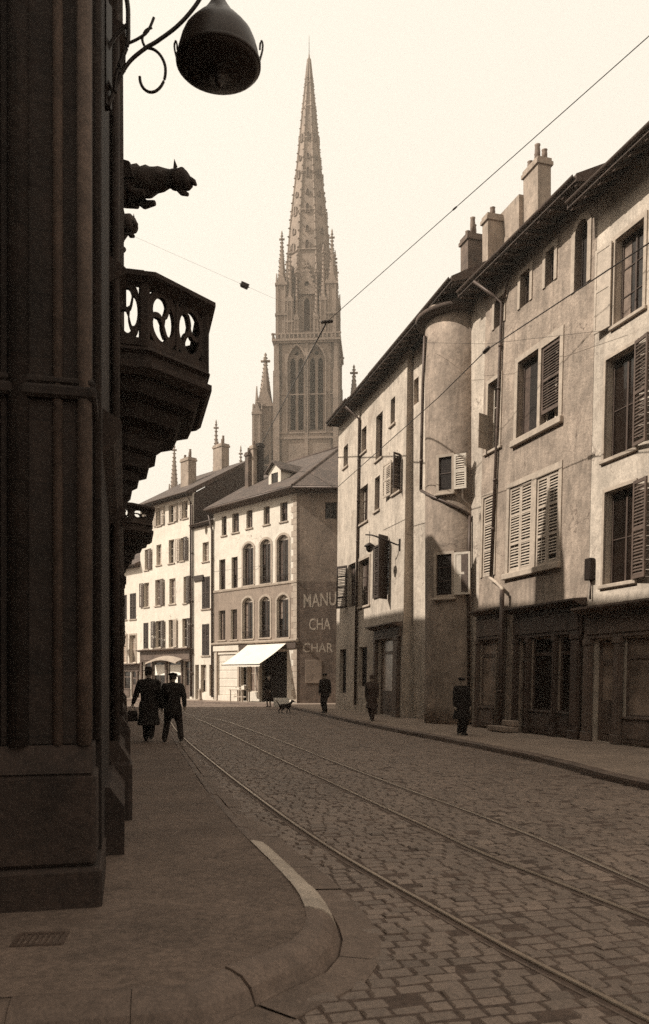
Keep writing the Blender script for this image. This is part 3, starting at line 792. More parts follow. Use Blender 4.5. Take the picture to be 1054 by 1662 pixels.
pipe(h,[ondrum(683.5,796),ondrum(700,805),ondrum(725,815.5),ondrum(745,825),ondrum(763,836)],.05,M=F.M)
pipe(h,[ondrum(763,836),ondrum(762,900),ondrum(761,970),ondrum(761,1165)],.045,M=F.M)
c=chimney(rf,rowM(766,31.5),.62,.62,13.7,1.65+(1100-385)/FP*31.5,'brick',pots=3)

# ---- bright house beyond the turret ---------------------------------------------------
r4=lambda px:(lambda d:(10.94-.2516*d,d))(14769/(px-187.3))
F=Fac(r4(578.5),r4(652.5),PZ,LEAN*.6)
h=thing('shuttered_house','bright sunlit house beyond the turret with louvred shutters and small shop door','house',F.M)
HB=14.08
for r in [(587,694,595,733),(610.5,672,621,744),(634.5,646,641.5,688),(608.5,774,616.5,828)]:
    window(h,F,spec(F,*r),rows=2,cols=1,fr='frame_dk',sill=.1)
q=spec(F,583,790,597,848); window(h,F,q,rows=3,sill=.15,fr='frame_dk')
q=spec(F,638.5,742,651,798); q=(q[0],q[1],min(q[2],F.W-.5),q[3]); window(h,F,q,rows=3,sill=.15,fr='frame_dk')
shutter(h,F,q[0]-.88,q[1],q[0]-.03,q[3],'wood_lt','R',4,y=-.06); shutter(h,F,q[2]+.03,q[1],q[2]+.42,q[3],'wood_dk','L',60,y=-.03)
q=spec(F,583,908,600,983); window(h,F,q,rows=3,sill=.2,fr='frame_dk',trim='stone',trim_w=.12,glass='glass')
qq=spec(F,608,882,632,968); window(h,F,qq,rows=3,fr='frame_dk',depth=.2)
mid=(qq[0]+qq[2])/2
shutter(h,F,qq[0],qq[1],mid+.35,qq[3],'wood_dk','L',0,y=-.03,rails=5)
shutter(h,F,qq[2]-.1,qq[1]-.2,qq[2]+.5,qq[3]+.15,'wood_dk','L',55,y=-.03,louvre=False)
q=spec(F,582.5,1050,596,1114); window(h,F,q,rows=3,fr='frame_dk',glass='dark')
zt=F.uv(634,1012)[1]
shopfront(h,F,F.uv(609,1100)[0],F.uv(652,1100)[0],zt-.2,[(F.uv(610,1100)[0],F.uv(613.5,1100)[0],'pil'),(F.uv(615,1100)[0],F.uv(641,1100)[0],'door'),(F.uv(642,1100)[0],F.uv(650,1100)[0],'pil')],'shop_lt',fascia=.4,corn=.5,glass='glass_lt')
wall(h,F,HB,'plB',D=7)
eaves(h,F,HB+.02,7,ov=.6,drop=.3,pitch=30,u0=-.2,u1=F.uv(630,600)[0])
eaves(turh,F,HB+.12,7.5,ov=.62,drop=.6,pitch=30,u0=F.uv(624,600)[0]-.0,u1=F.uv(732,485,-.62)[0])
pipe(h,[(.0,-.75,HB-.3),(.03,-.08,HB-.8),(.03,-.08,.3)],.06,M=F.M)
# bracket lamp hung from the wall
b0=F.uv(650,905); bM=F.M@Matrix.Translation((b0[0],0,b0[1]))
t=thing('bracket_lamp','small hanging lantern on a curved iron arm over the louvred shutters','wall lamp',bM)
dz=F.uv(640,872)[1]-b0[1]
arm=[(-.05,-.02,dz*.55)]+[(-.05-.55*k/8-.05,-.1-.95*sin(k/8*pi/2),dz*.55+.42*sin(k/8*pi/2)) for k in range(9)]
MB().tube(arm,.03,8).box(-.12,-.04,dz*.3,.02,-.002,dz*.8,.01).build('arm','iron',t)
e=V(arm[-1])
MB().tube([e+V((0,-.18,0)),e+V((0,.02,0))],.026).tube([e+V((0,0,.14)),e+V((0,0,-.32))],.014).build('hanging_rod','iron',t)
MB().lathe([(.02,e.z-.3),(.10,e.z-.34),(.21,e.z-.42),(.22,e.z-.45),(.15,e.z-.47),(.13,e.z-.6),(.05,e.z-.68)],14,(e.x,e.y)).build('lantern','iron',t)

# ---- narrow house at the far end of the row ----------------------------------------------
F=Fac(r4(545),r4(578.2),PZ,LEAN*.4)
h=thing('end_house','narrow bright house ending the right row, dark shutter beside its window','house',F.M)
HC=14.15
window(h,F,spec(F,558,723,565,757),rows=2,cols=1,fr='frame_dk',sill=.1)
q=spec(F,565.5,915,577,985); window(h,F,q,rows=3,fr='frame_dk',glass='dark'); shutter(h,F,q[0]-.72,q[1],q[0]-.03,q[3],'wood_dk','R',28,y=-.05,rails=5)
window(h,F,spec(F,551.5,1054,562,1125),rows=3,fr='frame_dk',glass='dark')
wall(h,F,HC,'plB',D=7)
rE=eaves(h,F,HC,7,ov=.6,drop=.3,pitch=30,u0=-.0,u1=F.W+.1)
chimney(rE,Matrix.Translation((F.O.x+4.6,F.O.y+2,0))@Matrix.Rotation(atan2(F.ex.y,F.ex.x),4,'Z'),.8,.5,13,17.0,'brick',pots=2)
# ================================================================== CORNER HOUSE (with awning and painted gable)
fd=V((-.675,.738,0)).normalized(); fin=V((.738,.675,0)).normalized()
Cc=V((-1.667,50,0)); Lc=Cc+fd*8.67
F=Fac((Lc.x,Lc.y),(Cc.x,Cc.y),PZ)
sd=V((1,.03,0)).normalized()
FS=Fac((Cc.x,Cc.y),((Cc+sd*7).x,(Cc+sd*7).y),PZ)
h=thing('corner_house','cream corner house with arched windows, white awning and painted lettering on its shaded gable','house',F.M)
HM=12.95
for r in [(360,838,368,869),(377,833,388,864),(400,828,410,857),(428,822,438,851),(455,815,467,846)]:
    window(h,F,spec(F,*r),rows=2,cols=2,fr='frame_dk',depth=.2,sill=.08)
for r in [(356,908,366,957),(376,904,386,955),(355,991,366,1039),(375,989,385,1038)]:
    window(h,F,spec(F,*r),rows=3,fr='frame_dk',sill=.12)
for r in [(395,882,412,950),(423,875,440,947),(450,868,469,945),(394,970,411,1037),(422,968,439,1035),(450,965,469,1035)]:
    q=spec(F,*r); window(h,F,q,rise=(q[2]-q[0])*.28,head='frame',rows=3,fr='frame_dk',trim='stone',trim_w=.14,sill=.12)
    wd=q[2]-q[0]; m=MB()                               # little iron guard rail
    z=q[1]+.02
    m.box(q[0]-.02,-.05,z+.42,q[2]+.02,-.03,z+.45).box(q[0]-.02,-.05,z+.05,q[2]+.02,-.03,z+.07)
    for i in range(9): x=q[0]+wd*(i+.5)/9; m.box(x-.008,-.048,z+.05,x+.008,-.032,z+.43)
    m.build('window_guard','iron',h,F.M)
zl=F.uv(420,1042)[1]; zb=F.uv(440,948)[1]
# shop openings
u=lambda px,py=1090:F.uv(px,py)[0]
q=(u(354),.35,u(386),F.uv(370,1062)[1])
F.holes.append((rectpts(*q),.2)); s=MB().box(q[0]+.02,.1,q[1],q[2]-.02,.16,q[3]); 
for i in range(5): z=q[1]+(q[3]-q[1])*i/5; s.box(q[0]+.06,.075,z+.05,q[2]-.06,.1,z+(q[3]-q[1])/5-.03,.015)
s.build('boarded_shop_window','white',h,F.M)
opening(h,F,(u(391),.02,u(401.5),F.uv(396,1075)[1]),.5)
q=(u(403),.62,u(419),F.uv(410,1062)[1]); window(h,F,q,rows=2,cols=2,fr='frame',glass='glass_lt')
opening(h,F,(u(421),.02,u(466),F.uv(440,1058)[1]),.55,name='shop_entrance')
for a_,b_,y_ in ((u(351),u(353.5),-.07),(u(387),u(390),-.09),(u(402),u(403)-.02,-.07)): MB().box(a_,y_,.02,b_,-.006,zl-.3-abs(y_+.09)*2,.01).build('shop_post','stone',h,F.M)
MB().box(.05,-.1,zl-.5,u(389),-.006,zl-.14,.01).build('shop_fascia','white',h,F.M)
MB().box(u(391),-.1,zl-.5,F.W,-.006,zl-.14,.01).build('shop_fascia','shop',h,F.M)
MB().prism([(-.004,zl-.13),(-.16,zl-.08),(-.2,zl-.02),(-.2,zl+.06),(-.004,zl+.1)],'x',-.02,F.W+.16).build('ledge','stone',h,F.M)
MB().prism([(-.004,zb-.13),(-.06,zb-.1),(-.08,zb+.02),(-.004,zb+.06)],'x',0,F.W+.06).build('string_course','stone',h,F.M)
# painted brown first-floor band, a coat on the render 4 mm thick, cut round the windows
hol=[]
for pts,dp in F.holes:
    zs=[p[1] for p in pts]; 
    if min(zs)>zl+.1 and max(zs)<zb+.3:
        us=[p[0] for p in pts]; c=(min(us)+max(us))/2
        hol.append([(c+(p[0]-c)*1.02,p[1]) for p in pts])
hol=[[ (p[0],min(p[1],zb-.14)) for p in q] for q in hol]
MB().panel(rectpts(.02,zl+.11,F.W-.3,zb-.135),hol,-.006,.003).build('painted_band','brownband',h,F.M)
# quoins at the corner
m=MB()
z=.05; i=0
while z<HM-.5:
    w=.5 if i%2 else .32; m.box(F.W-w,-.022,z,F.W+.022,.0,z+.36,.008); z+=.37; i+=1
m.build('quoins','stone',h,F.M)
wall(h,F,HM,'cream',D=.62)
# gable side
q=FS.rect(528,815,547,842); window(h,FS,q,rows=2,fr='frame_dk')
q=FS.rect(555,815,570,842); window(h,FS,q,rows=2,fr='frame_dk')
zs=FS.uv(515,944)[1]
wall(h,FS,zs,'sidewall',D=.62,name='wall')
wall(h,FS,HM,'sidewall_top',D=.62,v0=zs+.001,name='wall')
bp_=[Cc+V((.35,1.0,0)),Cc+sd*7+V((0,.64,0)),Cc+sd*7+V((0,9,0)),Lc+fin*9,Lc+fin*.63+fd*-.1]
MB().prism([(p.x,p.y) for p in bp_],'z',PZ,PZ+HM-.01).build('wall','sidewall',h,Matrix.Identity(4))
MB().box(.5,-.03,1.2,1.5,-.002,2.6,.01).build('pasted_bill','stone_dk',h,FS.M)
def lettering(parent,FF,text,px0,px1,pyb,pyt,m='letter',slant=0,depth=.006):
    u0,v0=FF.uv(px0,pyb); u1,v1=FF.uv(px1,pyt)
    cu=bpy.data.curves.new('lettering','FONT'); cu.body=text; cu.size=1; cu.extrude=0; cu.offset=.012
    ob=bpy.data.objects.new('lettering',cu); COL.objects.link(ob)
    dg=bpy.context.evaluated_depsgraph_get(); me=bpy.data.meshes.new_from_object(ob.evaluated_get(dg))
    bpy.data.objects.remove(ob); bpy.data.curves.remove(cu)
    xs=[v.co.x for v in me.vertices]; ys=[v.co.y for v in me.vertices]
    sx=(u1-u0)/(max(xs)-min(xs)); sy=(v1-v0)/(max(ys)-min(ys)); x0,y0=min(xs),min(ys)
    mb=MB(); vs=[]
    for v in me.vertices:
        x=(v.co.x-x0)*sx; z=(v.co.y-y0)*sy; vs.append((u0+x,-depth,v0+z+slant*x))
    mb.add(vs,[tuple(p.vertices) for p in me.polygons]); bpy.data.meshes.remove(me)
    return mb.build('lettering',m,parent,FF.M,fix=False)
lettering(h,FS,'MANU',493,546,987,965,slant=.09)
lettering(h,FS,'CHA',502,537,1023,1004,slant=.03)
lettering(h,FS,'CHAR',492,541,1059,1044,'letter',slant=.0)
# hipped tile roof over the skewed corner
ov=.55; tanp=math.tan(radians(31))
top=PZ+HM
def hp(a,b,z): return Cc+fd*a+sd*b+V((0,0,z))
fn=-fin; sn=V((sd.y,-sd.x,0)).normalized()
if sn.y>0: sn=-sn
def isect(n1,o1,n2,o2):                              # plan point with n1.(p-Cc)=o1, n2.(p-Cc)=o2
    det=n1.x*n2.y-n1.y*n2.x; return V(((o1*n2.y-o2*n1.y)/det+Cc.x,(n1.x*o2-n2.x*o1)/det+Cc.y,0))
ez=top-.12; run=7.2
corner=isect(fn,ov,sn,ov); corner.z=ez
hip=isect(fn,ov-run,sn,ov-run); hip.z=ez+run*tanp
lend=Lc+fn*ov-fd*-.25; lend.z=ez; lup=Lc+fd*.25+fn*(ov-run); lup.z=hip.z
rend=Cc+sd*10+sn*ov; rend.z=ez; rup=Cc+sd*10+sn*(ov-run); rup.z=hip.z
def slope(a,b,c,d,name,parent,uvdir):
    """roof slab between eave a-b and ridge d-c, thickness .14, own frame for tile courses"""
    ex=(b-a); ex.z=0; ex.normalize(); up=(d-a)-ex*(d-a).dot(ex); up.normalize(); n=ex.cross(up)
    if n.z<0: n=-n
    M=Matrix(((ex.x,up.x,n.x,a.x),(ex.y,up.y,n.y,a.y),(ex.z,up.z,n.z,a.z),(0,0,0,1)))
    Mi=M.inverted(); pts=[Mi@p for p in (a,b,c,d)]
    return MB().prism([(p.x,p.y) for p in pts],'z',0,.14).build(name,'tile',parent,M)
r=slope(lend,corner,hip,lup,'roof',h,None)
r2=slope(corner,rend,rup,hip,'roof',h,None)
MB().tube([corner+V((0,0,.14)),hip+V((0,0,.16))],.11,8).tube([hip+V((0,0,.16)),lup+V((0,0,.16))],.11,8).build('ridge_tiles','eave',r,Matrix.Identity(4))
g=MB().tube([lend+fn*.05+V((0,0,.02)),corner+fn*.05+V((0,0,.02))],.08,8).tube([corner+sn*.05+V((0,0,.02)),rend+sn*.05+V((0,0,.02))],.08,8); g.build('gutter','zinc',r,Matrix.Identity(4))
# soffit and cornice
MB().prism([(-ov+.02,HM-.16),(-ov+.02,HM-.1),(-.0,HM-.02),(-.0,HM-.3),(-.12,HM-.28)],'x',-.2,F.W+.3).build('cornice','eave',h,F.M)
MB().prism([(-ov+.02,HM-.16),(-ov+.02,HM-.1),(-.0,HM-.02),(-.0,HM-.3),(-.12,HM-.28)],'x',.05,9).build('cornice','eave',h,FS.M)
# dormer
dm=P(446,782,53.5); DM=Matrix.Translation(dm)@Matrix.Rotation(atan2(F.ex.y,F.ex.x),4,'Z')
w=.62; hz=1.15
m=MB().panel([(-w,-.9),(w,-.9),(w,hz*.6),(0,hz),(-w,hz*.6)],[rectpts(-w*.55,-.45,w*.55,hz*.5)],0,.12).box(-w,.1,-.9,-w+.1,3.2,hz*.55).box(w-.1,.1,-.9,w,3.2,hz*.55)
dr=m.build('dormer','cream',r,DM)
MB().box(-w*.5,.06,-.42,w*.5,.07,hz*.48).build('pane','glass',dr,DM)
MB().prism([(-w-.2,hz*.6-.1),(0,hz+.1),(w+.2,hz*.6-.1),(w+.2,hz*.6-.0),(0,hz+.22),(-w-.2,hz*.6)],'y',-.2,3.6).build('dormer_roof','tile',dr,DM)
# awning
zt=F.uv(435,1042)[1]-.15; ua,ub=u(404,1045),u(467,1045)
dpt=1.75; drop=1.25
m=MB(); nx=26; ny=10
def awn(i,j,o):
    x=ua+(ub-ua)*i/nx; t=j/ny
    sag=.05*sin(pi*t)+.015*sin(i*.9)*t
    return (x-.35*t,-.12-dpt*t, zt-drop*t-sag-o)
top_=[[awn(i,j,0) for i in range(nx+1)] for j in range(ny+1)]; bot=[[awn(i,j,.02) for i in range(nx+1)] for j in range(ny+1)]
for Lr in (top_,bot):
    o=len(m.v); m.add([p for row in Lr for p in row],[(j*(nx+1)+i,j*(nx+1)+i+1,(j+1)*(nx+1)+i+1,(j+1)*(nx+1)+i) for j in range(ny) for i in range(nx)],True)
val=[(p[0],p[1]-.005,p[2]-.16-.03*(k%2)) for k,p in enumerate(top_[-1])]
o=len(m.v); m.add(top_[-1]+val,[(i,i+1,nx+2+i,nx+1+i) for i in range(nx)])
aw=m.build('awning','awning',h,F.M,label='white canvas awning stretched over the shop entrance')
z=zt-drop
MB().tube([(ua-.3,-.1,zt-drop-.1),(ua-.36,-.12-dpt,z-.06)],.02).tube([(ub-.0,-.1,zt-drop-.1),(ub-.35,-.12-dpt,z-.06)],.02).tube([(ua-.36,-.12-dpt,z-.04),(ub-.34,-.12-dpt,z-.04)],.025).build('awning_arms','iron',aw,F.M)
cm=P(421,728,57.5); 
# flue stacks on the party wall
for px,py,w_,d_,m_ in [(405,735,.36,.5,'brick'),(413,724,.4,.5,'brick_rend'),(422,720,.34,.4,'iron')]:
    q=P(px,1100,57.4); chimney(r,Matrix.Translation((q.x,q.y,0))@Matrix.Rotation(atan2(F.ex.y,F.ex.x),4,'Z'),w_,d_,13,EYE+(CY-py)/FP*57.4,m_,pots=1 if m_!='iron' else 0)

# table of goods outside the shop
tp=F.M@V((u(411,1135),-1.05,0)); t=thing('goods_table','small trestle table of pale goods standing in front of the shop','table',Matrix.Translation(tp)@Matrix.Rotation(atan2(F.ex.y,F.ex.x),4,'Z'))
MB().box(-.72,-.35,.74,.72,.35,.79,.01).build('tabletop','wood_lt',t)
for sx in (-.62,.62):
    for sy in (-.28,.28): MB().box(sx-.03,sy-.03,0,sx+.03,sy+.03,.74,.006).build('leg','wood_lt',t)
MB().box(-.62,-.02,.3,.62,.02,.36).build('stretcher','wood_lt',t)
for i,(x,y,w_,lab) in enumerate([(-.45,.0,.2,'shallow pale tray of goods at the left end of the trestle table'),(.05,-.05,.22,'wide pale tray of goods in the middle of the trestle table'),(.5,.05,.14,'small upright pale box at the right end of the trestle table')]):
    hh=.09 if i<2 else .24
    o=MB().panel(rectpts(-w_,0,w_,hh),[],-.2,-.18).panel(rectpts(-w_,0,w_,hh),[],.18,.2).box(-w_,-.18,0,-w_+.02,.18,hh).box(w_-.02,-.18,0,w_,.18,hh).box(-w_,-.18,0,w_,.18,.02)
    for k in range(7): o.lathe([(0.02,.02),(.06,.05),(.07,.09),(.03,hh+.05)],8,(R.uniform(-w_+.09,w_-.09),R.uniform(-.1,.1)))
    ob=o.build('goods_tray','goods',None,W[t]@Matrix.Translation((x,y,.792))); tag(ob,lab,'tray','trays on the trestle table')
# pale hoarding leaning by the corner
bp=G(457,1147,.116); o=MB().box(-.42,-.03,0,.42,.03,.46,.008).box(-.36,-.045,.06,.36,-.03,.4,.01)
ob=o.build('notice_board','paper',None,Matrix.Translation(bp)@Matrix.Rotation(-.12,4,'Z')@Matrix.Rotation(-.12,4,'X')); tag(ob,'low pale board propped on the pavement beside the corner house','board')

# ================================================================== NARROW WHITE HOUSE
A=Lc; B=A+fd*2.54
F=Fac((B.x,B.y),(A.x,A.y),PZ)
h=thing('narrow_white_house','very narrow white house with an oval window squeezed beside the corner house','house',F.M)
HN=12.1
c=F.uv(335,860); 
F.holes.append(([(c[0]+.16*cos(2*pi*i/20),c[1]+.34*sin(2*pi*i/20)) for i in range(20)],.3)); MB().box(c[0]-.2,.2,c[1]-.4,c[0]+.2,.21,c[1]+.4).build('oval_pane','glass',h,F.M)
window(h,F,spec(F,329,880,339,911),rows=3,fr='frame',glass='glass_lt',sill=.1)
for r in [(328,936,341,988),(328,1013,340,1064)]:
    q=spec(F,*r); window(h,F,q,rows=3,fr='frame',sill=.1); mid=(q[0]+q[2])/2
    shutter(h,F,q[0]+.01,q[1]+.01,mid,q[3]-.01,'wood_dk','L',0,y=.03); shutter(h,F,mid+.005,q[1]+.01,q[2]-.01,q[3]-.01,'wood_dk','R',0,y=.03)
q=spec(F,316,934,331,943); MB().box(q[0],-.1,q[1],q[2],-.02,q[3],.01).build('name_board','wood_dk',h,F.M)
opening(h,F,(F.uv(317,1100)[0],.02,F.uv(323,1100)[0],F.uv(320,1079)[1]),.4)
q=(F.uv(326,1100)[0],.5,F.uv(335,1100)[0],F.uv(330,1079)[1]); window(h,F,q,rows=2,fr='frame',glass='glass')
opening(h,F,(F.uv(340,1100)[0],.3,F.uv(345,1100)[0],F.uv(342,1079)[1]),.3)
wall(h,F,HN,'white',D=7)
eaves(h,F,HN,7,ov=.25,pitch=22,u0=0,u1=F.W-.05)
pipe(h,[(F.W-.1,-.35,HN+.45),(F.W-.06,-.1,HN-.6),(F.W-.06,-.1,.2)],.07,M=F.M)
pipe(h,[(.05,-.1,HN+1.5),(.05,-.1,.2)],.06,M=F.M)
bo=thing('bollard','short pale stone bollard at the foot of the narrow white house','bollard',F.M@Matrix.Translation((F.W-.3,-.9,0)))
MB().lathe([(.16,0),(.16,.1),(.13,.14),(.11,.6),(.13,.66),(.10,.76),(.02,.82)],14).build('post','stone',bo); MB().lathe([(.18,0),(.18,.06)],14).build('footing','stone_dk',bo)

# ================================================================== FOUR-STOREY HOUSE
A2=B; B2=A2+fd*7.2
F=Fac((B2.x,B2.y),(A2.x,A2.y),PZ)
h=thing('four_storey_house','white four-storey house with rows of brown shutters and a cafe front','house',F.M)
H4=14.55
cols=[(254,262),(277,287),(297,305)]
def wsh(r,ls=None,rs=None,fr='frame',gl='glass',rows=3,sw=.5):
    q=spec(F,*r); window(h,F,q,rows=rows,fr=fr,glass=gl,sill=.1)
    if ls: shutter(h,F,q[0]-sw-.03,q[1],q[0]-.03,q[3],ls,'R',4,y=-.05)
    if rs: shutter(h,F,q[2]+.03,q[1],q[2]+sw+.03,q[3],rs,'L',4,y=-.05)
    return q
for r,a,b in [((241,828,247,856),'wood_md',None),((255,824,262,853),'wood_lt','wood_lt'),((274,819,283,848),None,'wood_lt'),((297,813,305,841),'wood_lt',None)]: wsh(r,a,b,rows=2,sw=.42)
for r,a,b in [((235,892,241,925),None,'wood_md'),((254,884,262,917),None,None),((274,876,283,914),None,None),((293,873,299,910),'wood_lt','wood_dk')]: wsh(r,a,b,gl='glass_lt' if r[0]==254 else 'glass')
for r,a,b in [((234,946,242,985),'wood_md',None),((252,941,261,983),None,'wood_md'),((275,939,285,980),None,None),((298,936,303,979),None,'wood_dk')]: wsh(r,a,b,gl='glass_lt' if r[0]==275 else 'glass')
for r,a,b in [((233,1011,241,1053),None,None),((253,1008,262,1051),'wood_dk','wood_dk'),((274,1006,282,1051),None,'wood_lt'),((296,1004,304,1050),None,'wood_dk')]:
    q=wsh(r,a,b)
    if r[0]==233: 
        mid=(q[0]+q[2])/2; shutter(h,F,q[0],q[1],mid,q[3],'wood_dk','L',0,y=.03); shutter(h,F,mid,q[1],q[2],q[3],'wood_dk','R',0,y=.03)
zf=F.uv(270,1057)[1]
u=lambda px,py=1105:F.uv(px,py)[0]
sfr=shopfront(h,F,.1,F.W-.1,zf,[(.15,.45,'pil'),(u(234),u(246),'door'),(u(247),u(249.5),'pil'),(u(250),u(269),'win'),(u(270),u(273),'pil'),(u(274),u(295),'win'),(u(296),u(298),'pil'),(u(299),u(308),'door')],'shop_lt',fascia=.75,corn=.5,glass='glass')
for a,b in ((251.5,267),(276,294)):                   # pale blinds in the cafe windows
    q=F.rect(a,1079,b,1096); MB().box(q[0],.02,q[1],q[2],.028,q[3]).build('blind','paper',sfr,F.M)
q=F.rect(280,1099,289,1108); MB().box(q[0],-.02,q[1],q[2],-.012,q[3]).build('posted_notice','paper',sfr,F.M)
m=MB(); ca,cb=u(250,1070),u(300,1070); 
rg=[]
for k in range(9):
    t=k/8; x=ca+(cb-ca)*t; zz=zf-.62+.28*sin(pi*t); rg.append([(x,-.2,zz),(x,-.75,zz-.22),(x,-.76,zz-.34),(x,-.2,zz-.06)])
m.loft(rg,True,False).build('fan_canopy','stone',sfr,F.M)
wall(h,F,H4,'white',D=9)
# roof with the slate-hung flank showing above its low neighbour
rf=eaves(h,F,H4,10.5,ov=.6,pitch=31,u0=-.2,u1=F.W+.0)
tt=math.tan(radians(31))
MB().prism([(.1,HN-.4),(.1,H4-.1),(5.25,H4+5.25*tt-.1),(10.4,H4-.1),(10.4,HN-.4)],'x',F.W-.22,F.W+.015).build('flank_wall','slate',h,F.M)
pipe(h,[(F.W-.15,-.55,H4-.1),(F.W-.12,-.1,H4-.7),(F.W-.12,-.1,.2)],.06,M=F.M)
for px,py,dd,w_,d_,m_,pots in [(306,738,62.5,1.05,.7,'brick_rend',3),(359,716,64.5,1.15,.7,'brick_rend',3)]:
    q=P(px,1100,dd); chimney(rf,Matrix.Translation((q.x,q.y,0))@Matrix.Rotation(atan2(F.ex.y,F.ex.x),4,'Z'),w_,d_,14.5,EYE+(CY-py)/FP*dd-.3,m_,pots=pots)

# ================================================================== LOW HOUSE AT THE FAR LEFT
A3=B2; B3=A3+fd*8
F=Fac((B3.x,B3.y),(A3.x,A3.y),PZ)
h=thing('low_house','lower white house half hidden behind the dark palace at the far end of the street','house',F.M)
HL=10.2
for r in [(197,966,206,1006),(211,963,221,1005)]:
    q=spec(F,*r); window(h,F,q,rows=3,sill=.1); mid=(q[0]+q[2])/2
    shutter(h,F,q[0],q[1],mid,q[3],'wood_dk','L',0,y=.03); shutter(h,F,mid,q[1],q[2],q[3],'wood_dk','R',0,y=.03)
for r in [(196,1032,206,1076),(211,1031,221,1076)]: window(h,F,spec(F,*r),rows=4,fr='frame',glass='glass_lt',sill=.1,trim='stone')
zf=F.uv(210,1081)[1]
shopfront(h,F,.1,F.W-.1,zf,[(F.uv(197,1110)[0],F.uv(200,1110)[0],'pil'),(F.uv(201,1110)[0],F.uv(212,1110)[0],'win'),(F.uv(213,1110)[0],F.uv(222,1110)[0],'door'),(F.uv(223,1110)[0],F.uv(226,1110)[0],'pil')],'shop_lt',fascia=.4,corn=.6)
wall(h,F,HL,'white',D=8)
eaves(h,F,HL,8,ov=.5,pitch=28,u1=F.W-.02)
lm=F.M@Matrix.Translation((F.uv(197,1020)[0],0,F.uv(197,1016)[1]))
t=thing('gas_lamp','small gas lamp on a swan-neck bracket on the low far-left house','wall lamp',lm)
pts=[(0,-.02,0)]+[(1.05*sin(k/8*pi/2)*1.0,-.55*sin(k/8*pi/2)-.02,-.02-1.5*(1-cos(k/8*pi/2))) for k in range(1,9)]
MB().tube(pts,.028,8).box(-.08,-.05,-.15,.08,-.002,.15,.01).build('bracket','iron',t)
e=pts[-1]
MB().lathe([(.02,e[2]+.05),(.06,e[2]),(.34,e[2]-.12),(.36,e[2]-.16),(.1,e[2]-.18)],14,(e[0],e[1])).build('lamp_shade','iron',t)
MB().lathe([(.06,e[2]-.18),(.14,e[2]-.28),(.12,e[2]-.4),(.03,e[2]-.46)],12,(e[0],e[1])).build('lamp_glass','milk',t)

# ================================================================== CHURCH
K=113/FP
cz=lambda y: EYE+(CY-y)*108.8/FP
CM=Matrix.Translation(((502-CX)*K,113,0))@Matrix.Rotation(radians(-4),4,'Z')
h=thing('gothic_church','pale gothic church with a tall crocketed spire rising over the roofs','church',CM)
HW=4.08
zb0,zcor,zpar,ztip=27.0,cz(552),cz(470),EYE+(CY-84)*K
def lancet(c,w,z0,z1,n=7):
    """pointed arch opening outline"""
    u0,u1=c-w/2,c+w/2; zs=z1-w*1.0
    L=[(u0,z0),(u1,z0)]
    for i in range(n+1): a=i/n*radians(60); L.append((u0+w*cos(a),zs+w*sin(a)*1.15))
    for i in range(n-1,-1,-1): a=i/n*radians(60); L.append((u1-w*cos(a),zs+w*sin(a)*1.15))
    return L
tw=MB()
for k in range(4):
    Mk=Matrix.Rotation(k*pi/2,4,'Z')@Matrix.Translation((0,-HW,0))
    big=[]
    for c in (-1.3,1.3):
        tw.panel(lancet(c,2.3,cz(702),cz(560)),[lancet(c-.52,.68,cz(695),cz(577)),lancet(c+.52,.68,cz(695),cz(577)),[(c+.27*cos(2*pi*i/14),cz(570)+.27*sin(2*pi*i/14)) for i in range(14)]],.55,.8,M=Mk)
        big.append(lancet(c,2.3,cz(702),cz(560)))
    tw.panel(rectpts(-HW,zb0,HW,zcor-.4),big,0,.9,M=Mk)
    for c in (-1.3,1.3):
        o=lancet(c,2.62,cz(702),cz(560)+.3); i_=lancet(c,2.35,cz(702),cz(560)+.05); n=len(o)
        poly=[o[1]]+o[2:]+[o[0]]+[i_[0]]+list(reversed(i_[2:]))+[i_[1]]
        t_=MB().prism(poly,'y',-.16,.05); tw.add([Mk@V(p) for p in t_.v],t_.f)
    for x in (-3.86,-.0,3.86):                          # buttress strips
        w_=.34 if x else .22
        tw.obox(Mk,x-w_/1,-.3 if x else -.16,zb0,x+w_/1,.05,cz(600) if x else zcor-.4)
        if x: tw.obox(Mk,x-w_*.75,-.2,cz(600),x+w_*.75,.05,zcor-.4)
    for zz,p,hh in ((cz(712),.15,.3),(cz(703),.1,.2),(cz(640),.06,.12)): tw.obox(Mk,-HW-p,-p,zz,HW+p,.0,zz+hh)
tw.build('tower','church',h)
lv=MB()
for k in range(4):
    Mk=Matrix.Rotation(k*pi/2,4,'Z')@Matrix.Translation((0,-HW,0)); 
    for c in (-1.3,1.3):
        z=cz(696)
        while z<cz(562): lv.obox(Mk@Matrix.Translation((c,1.05,z))@Matrix.Rotation(radians(-35),4,'X'),-1.3,-.25,0,1.3,.25,.06); z+=.42
    lv.obox(Mk,-HW+.9,1.35,zb0,HW-.9,1.4,zcor-.5)
lv.build('belfry_louvres','church_dark',h)
co=MB()
co.box(-HW-.25,-HW-.25,zcor-.35,HW+.25,HW+.25,zcor-.1).box(-HW-.42,-HW-.42,zcor-.1,HW+.42,HW+.42,zcor+.2)
for k in range(4):
    Mk=Matrix.Rotation(k*pi/2,4,'Z')@Matrix.Translation((0,-HW-.34,0))
    n=17
    for i in range(n): x=-HW-.3+(2*HW+.6)*i/(n-1); co.obox(Mk,x-.1,-.04,zcor+.25,x+.1,.12,zcor+.75)
    co.obox(Mk,-HW-.5,-.05,zcor+.72,HW+.5,.14,zcor+.92)
co.build('gallery_cornice','church',h)
